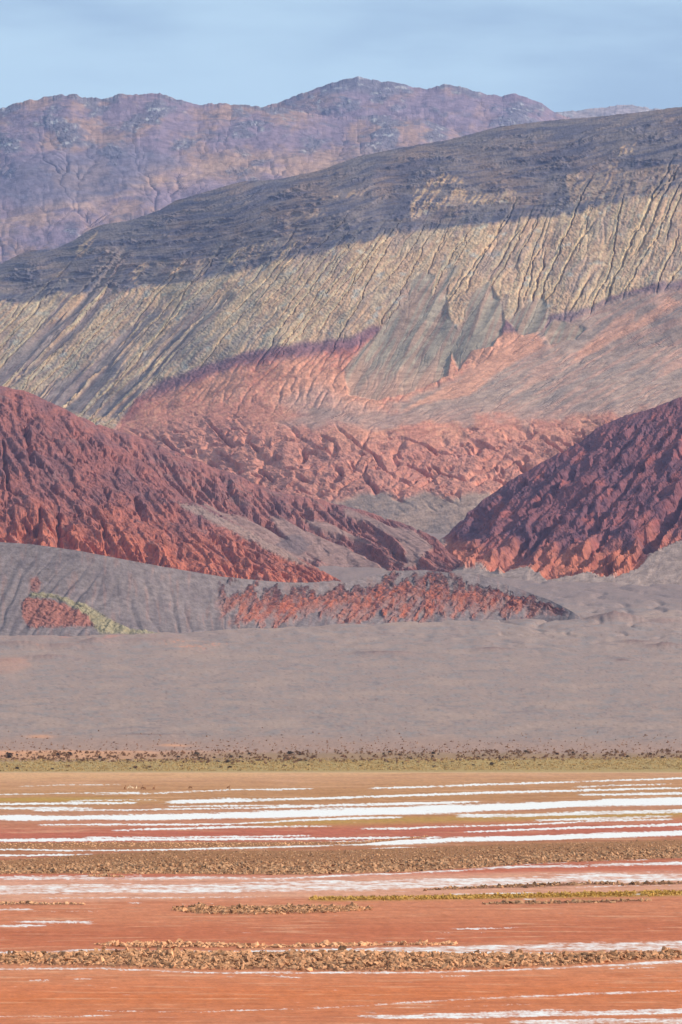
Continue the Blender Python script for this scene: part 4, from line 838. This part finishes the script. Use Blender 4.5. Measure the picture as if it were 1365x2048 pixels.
for i in range(170):
    x = random.uniform(0, 1365)
    while float(fbm(x / 45, 3.3, 470, 3)) < random.uniform(-.5, .15): x = random.uniform(0, 1365)
    y = random.uniform(pl(x, bandtop), pl(x, bandbot)); s = random.uniform(.7, 1.45)
    h_ = "left" if x < 455 else "middle" if x < 910 else "right"
    add_shrub(x, y, s, f"low brown shrub packed in the {h_} part of the shrub belt", f"shrubs in the {h_} part of the belt", random.choice([0, 3, 1, 6, 9, 4, 2, 8]), .85)
for i in range(55):
    x = random.uniform(0, 1365); y = random.uniform(pl(x, bandbot) - 1, 1540 - .006 * x); s = random.uniform(.5, 1.0)
    add_shrub(x, y, s, "small scattered brown shrub standing in the green grass strip", "small shrubs in the green grass strip", random.choice([0, 1, 4, 3]), .7)
for i in range(60):
    x = random.uniform(0, 1365); y = 1503 - abs(random.gauss(0, 16)); s = random.uniform(.45, .8)
    add_shrub(x, max(y, 1440), s, "tiny rust brown bush sparse on the reddish gravel behind the shrub belt", "sparse bushes on gravel behind the belt", random.choice([2, 5, 8, 11, 0]), .8)
def scatter_tufts(name, pts, tri, rad, h, leaf, mat, **kw):
    Vs = [];
    base = [tuft_cloud(tri, rad, h, leaf, 700 + i, 1.2) for i in range(12)]
    for i, p in enumerate(pts): Vs.append(base[i % 12] * rng.uniform(.6, 1.4) + p)
    V = np.concatenate(Vs); return tag(link(name, mesh_from(name, V, np.arange(len(V)).reshape(-1, 3), mat, smooth=False)), **kw)
def plain_many(x, y):
    r = np.interp(y, plain_py, np.arange(len(plain_py))); q = np.interp(x, plain_px, np.arange(len(plain_px)))
    return np.stack([sample(plain_P[..., i], r, q) for i in range(3)], -1)
n = 1500; x = rng.uniform(-200, 1565, n); ck = fbm(x / 45, x * 0 + 3.3, 470, 3) > rng.uniform(-.5, .15, n); x = x[ck]; n = len(x); y = pl(x, bandtop) + 6 * fbm(x / 30, x * 0 + 9.1, 471, 3) + rng.uniform(-.1, 1.05, n) * (pl(x, bandbot) - pl(x, bandtop))
scatter_tufts("small_shrubs", plain_many(x, y), 22, .7, .7, .5, m_shrub[0], label="mass of small brown shrubs filling the belt at the foot of the gravel plain", cat="shrubs", kind='stuff')
n = 900; x = rng.uniform(-200, 1565, n); y = 1508 - np.abs(rng.normal(0, 17, n))
scatter_tufts("sparse_bushes", plain_many(x, y), 10, .5, .5, .4, m_shrub[2], label="sprinkling of tiny rust brown bushes on the gravel behind the shrub belt", cat="bushes", kind='stuff')
m_grass = simple_mat("green_grass", rgb(170, 138, 90), .4, .3); m_yel = simple_mat("yellow_plants", rgb(184, 146, 78), .6, .25)
n = 9000; x = rng.uniform(-200, 1565, n); y = rng.uniform(1519, 1543.5, n) - .003 * x
scatter_tufts("grass", plain_many(x, y), 8, .8, .28, .4, m_grass, label="short green grass strip along the edge of the salt flat", cat="grass", kind='stuff')
n = 2600; x = rng.uniform(620, 1500, n); yc = pl(x, [(620, 1799), (800, 1798), (1000, 1794), (1200, 1790), (1365, 1787), (1500, 1784)]); th = pl(x, [(620, 1.5), (800, 3), (1365, 5)])
y = yc + rng.normal(0, .42, n) * th; sel = fbm(x / 30, y / 4, 440, 2) > -.35; x, y = x[sel], y[sel]
scatter_tufts("yellow_plants", unproj(x, y, flat_D(y)) * np.array([1, 1, 0]), 9, .32, .2, .2, m_yel, label="low yellow-green plants in a thin strip below the broad salt band at right", cat="plants", kind='stuff')

# ------------------------------------------------------------------ vicunas
def animal(name, joints, edges, mat):
    me = bpy.data.meshes.new(name); me.from_pydata([j[0] for j in joints], edges, [])
    o = bpy.data.objects.new(name, me); COL.objects.link(o)
    mod = o.modifiers.new('skin', 'SKIN'); 
    for i, j in enumerate(joints): me.skin_vertices[0].data[i].radius = (j[1], j[1])
    me.skin_vertices[0].data[0].use_root = True
    sb = o.modifiers.new('sub', 'SUBSURF'); sb.levels = 1; sb.render_levels = 1
    dg = bpy.context.evaluated_depsgraph_get(); m2 = bpy.data.meshes.new_from_object(o.evaluated_get(dg)); m2.name = name
    bpy.data.objects.remove(o); m2.materials.clear(); m2.materials.append(mat)
    for p_ in m2.polygons: p_.use_smooth = True
    return m2
def body(graze):
    J = [((0, 0, .78), .19), ((.32, 0, .80), .18), ((-.33, 0, .78), .17), ((.47, 0, .88), .12)]
    E = [(0, 1), (0, 2), (1, 3)]
    if graze: J += [((.68, 0, .72), .075), ((.84, 0, .42), .065), ((.90, 0, .26), .075), ((.98, 0, .12), .04), ((.86, .05, .36), .02), ((.86, -.05, .36), .02)]
    else: J += [((.56, 0, 1.08), .08), ((.62, 0, 1.36), .062), ((.66, 0, 1.46), .075), ((.82, 0, 1.40), .042), ((.60, .05, 1.58), .02), ((.60, -.05, 1.58), .02)]
    E += [(3, 4), (4, 5), (5, 6), (6, 7), (6, 8), (6, 9)]
    J += [((-.52, 0, .80), .06), ((-.60, 0, .62), .04)]; E += [(2, 10), (10, 11)]
    for s in (-1, 1):
        b_ = len(J); J += [((.36, .10 * s, .56), .075), ((.37, .11 * s, .30), .038), ((.36, .11 * s, .02), .03)]; E += [(1, b_), (b_, b_ + 1), (b_ + 1, b_ + 2)]
        b_ = len(J); J += [((-.34, .11 * s, .56), .10), ((-.44, .12 * s, .32), .042), ((-.40, .12 * s, .02), .03)]; E += [(2, b_), (b_, b_ + 1), (b_ + 1, b_ + 2)]
    return J, E
m_brown = simple_mat("brown_wool", rgb(134, 92, 62), 4, .15); m_cream = simple_mat("cream_wool", rgb(236, 208, 172), 4, .08)
gj, ge = body(True); sj, se = body(False)
A = {('g', 'b'): animal("vicuna", gj, ge, m_brown), ('g', 'c'): animal("vicuna", gj, ge, m_cream), ('s', 'b'): animal("vicuna", sj, se, m_brown), ('s', 'c'): animal("vicuna", sj, se, m_cream)}
for x, y, kk, rot, lab in [(250, 1579.5, ('s', 'b'), 1.2, "dark brown vicuna at the left end of the small herd on the mud"), (258, 1579, ('g', 'c'), 0.3, "cream vicuna grazing, second from the left of the herd"), (264, 1579, ('s', 'c'), 3.0, "largest cream vicuna in the middle of the three pale ones"),
                           (273, 1579.5, ('s', 'c'), 1.3, "narrow cream vicuna seen end on, rightmost of the pale ones"), (285, 1580, ('g', 'b'), 0.2, "brown vicuna grazing just right of the pale ones"), (289.5, 1580, ('s', 'b'), 3.3, "brown vicuna close behind a grazing one, right of the pale ones"),
                           (308, 1580, ('s', 'b'), 1.0, "brown vicuna alone between the herd and the two far right animals"), (382, 1578.5, ('g', 'b'), 2.9, "brown vicuna standing well apart to the right of the herd"), (457, 1578.5, ('s', 'b'), .4, "rightmost vicuna, farthest from the herd")]:
    o = bpy.data.objects.new("vicuna", A[kk]); COL.objects.link(o); o.location = unproj(np.array(float(x)), np.array(float(y)), flat_D(y)); o.location.z = 0
    o.rotation_euler = (0, 0, rot); tag(o, label=lab, cat="vicuna", group="vicunas grazing at the back of the salt flat")

# ------------------------------------------------------------------ haze: one closed box of even air
zmax = 0; 
for o in COL.objects:
    if o.type == 'MESH':
        co = np.empty(len(o.data.vertices) * 3, np.float32); o.data.vertices.foreach_get('co', co); zmax = max(zmax, co[2::3].max() if len(co) else 0)
hz_top = zmax + 60
hb = [(-27000, -4000, -4.0), (27000, -4000, -4.0), (27000, 41000, -4.0), (-27000, 41000, -4.0)]
hv = np.array(hb + [(a, b, hz_top) for a, b, _ in hb])
hm = bpy.data.materials.new("thin_air"); hm.use_nodes = True; t = hm.node_tree; t.nodes.clear()
vo = nd(t, 'ShaderNodeVolumePrincipled'); vo.inputs['Color'].default_value = (.40, .53, 1.0, 1); vo.inputs['Density'].default_value = 2.05e-5; vo.inputs['Anisotropy'].default_value = 0.1
t.links.new(vo.outputs['Volume'], nd(t, 'ShaderNodeOutputMaterial').inputs['Volume'])
hme = mesh_from("haze", hv, np.array([(0, 3, 2, 1), (4, 5, 6, 7), (0, 1, 5, 4), (1, 2, 6, 5), (2, 3, 7, 6), (3, 0, 4, 7)]), hm, smooth=False)
link("haze", hme, kind='stuff', label="thin blue haze in the air over the plain and mountains", cat="haze")
print("verts", sum(len(m.vertices) for m in bpy.data.meshes), "polys", sum(len(m.polygons) for m in bpy.data.meshes), "top", hz_top)
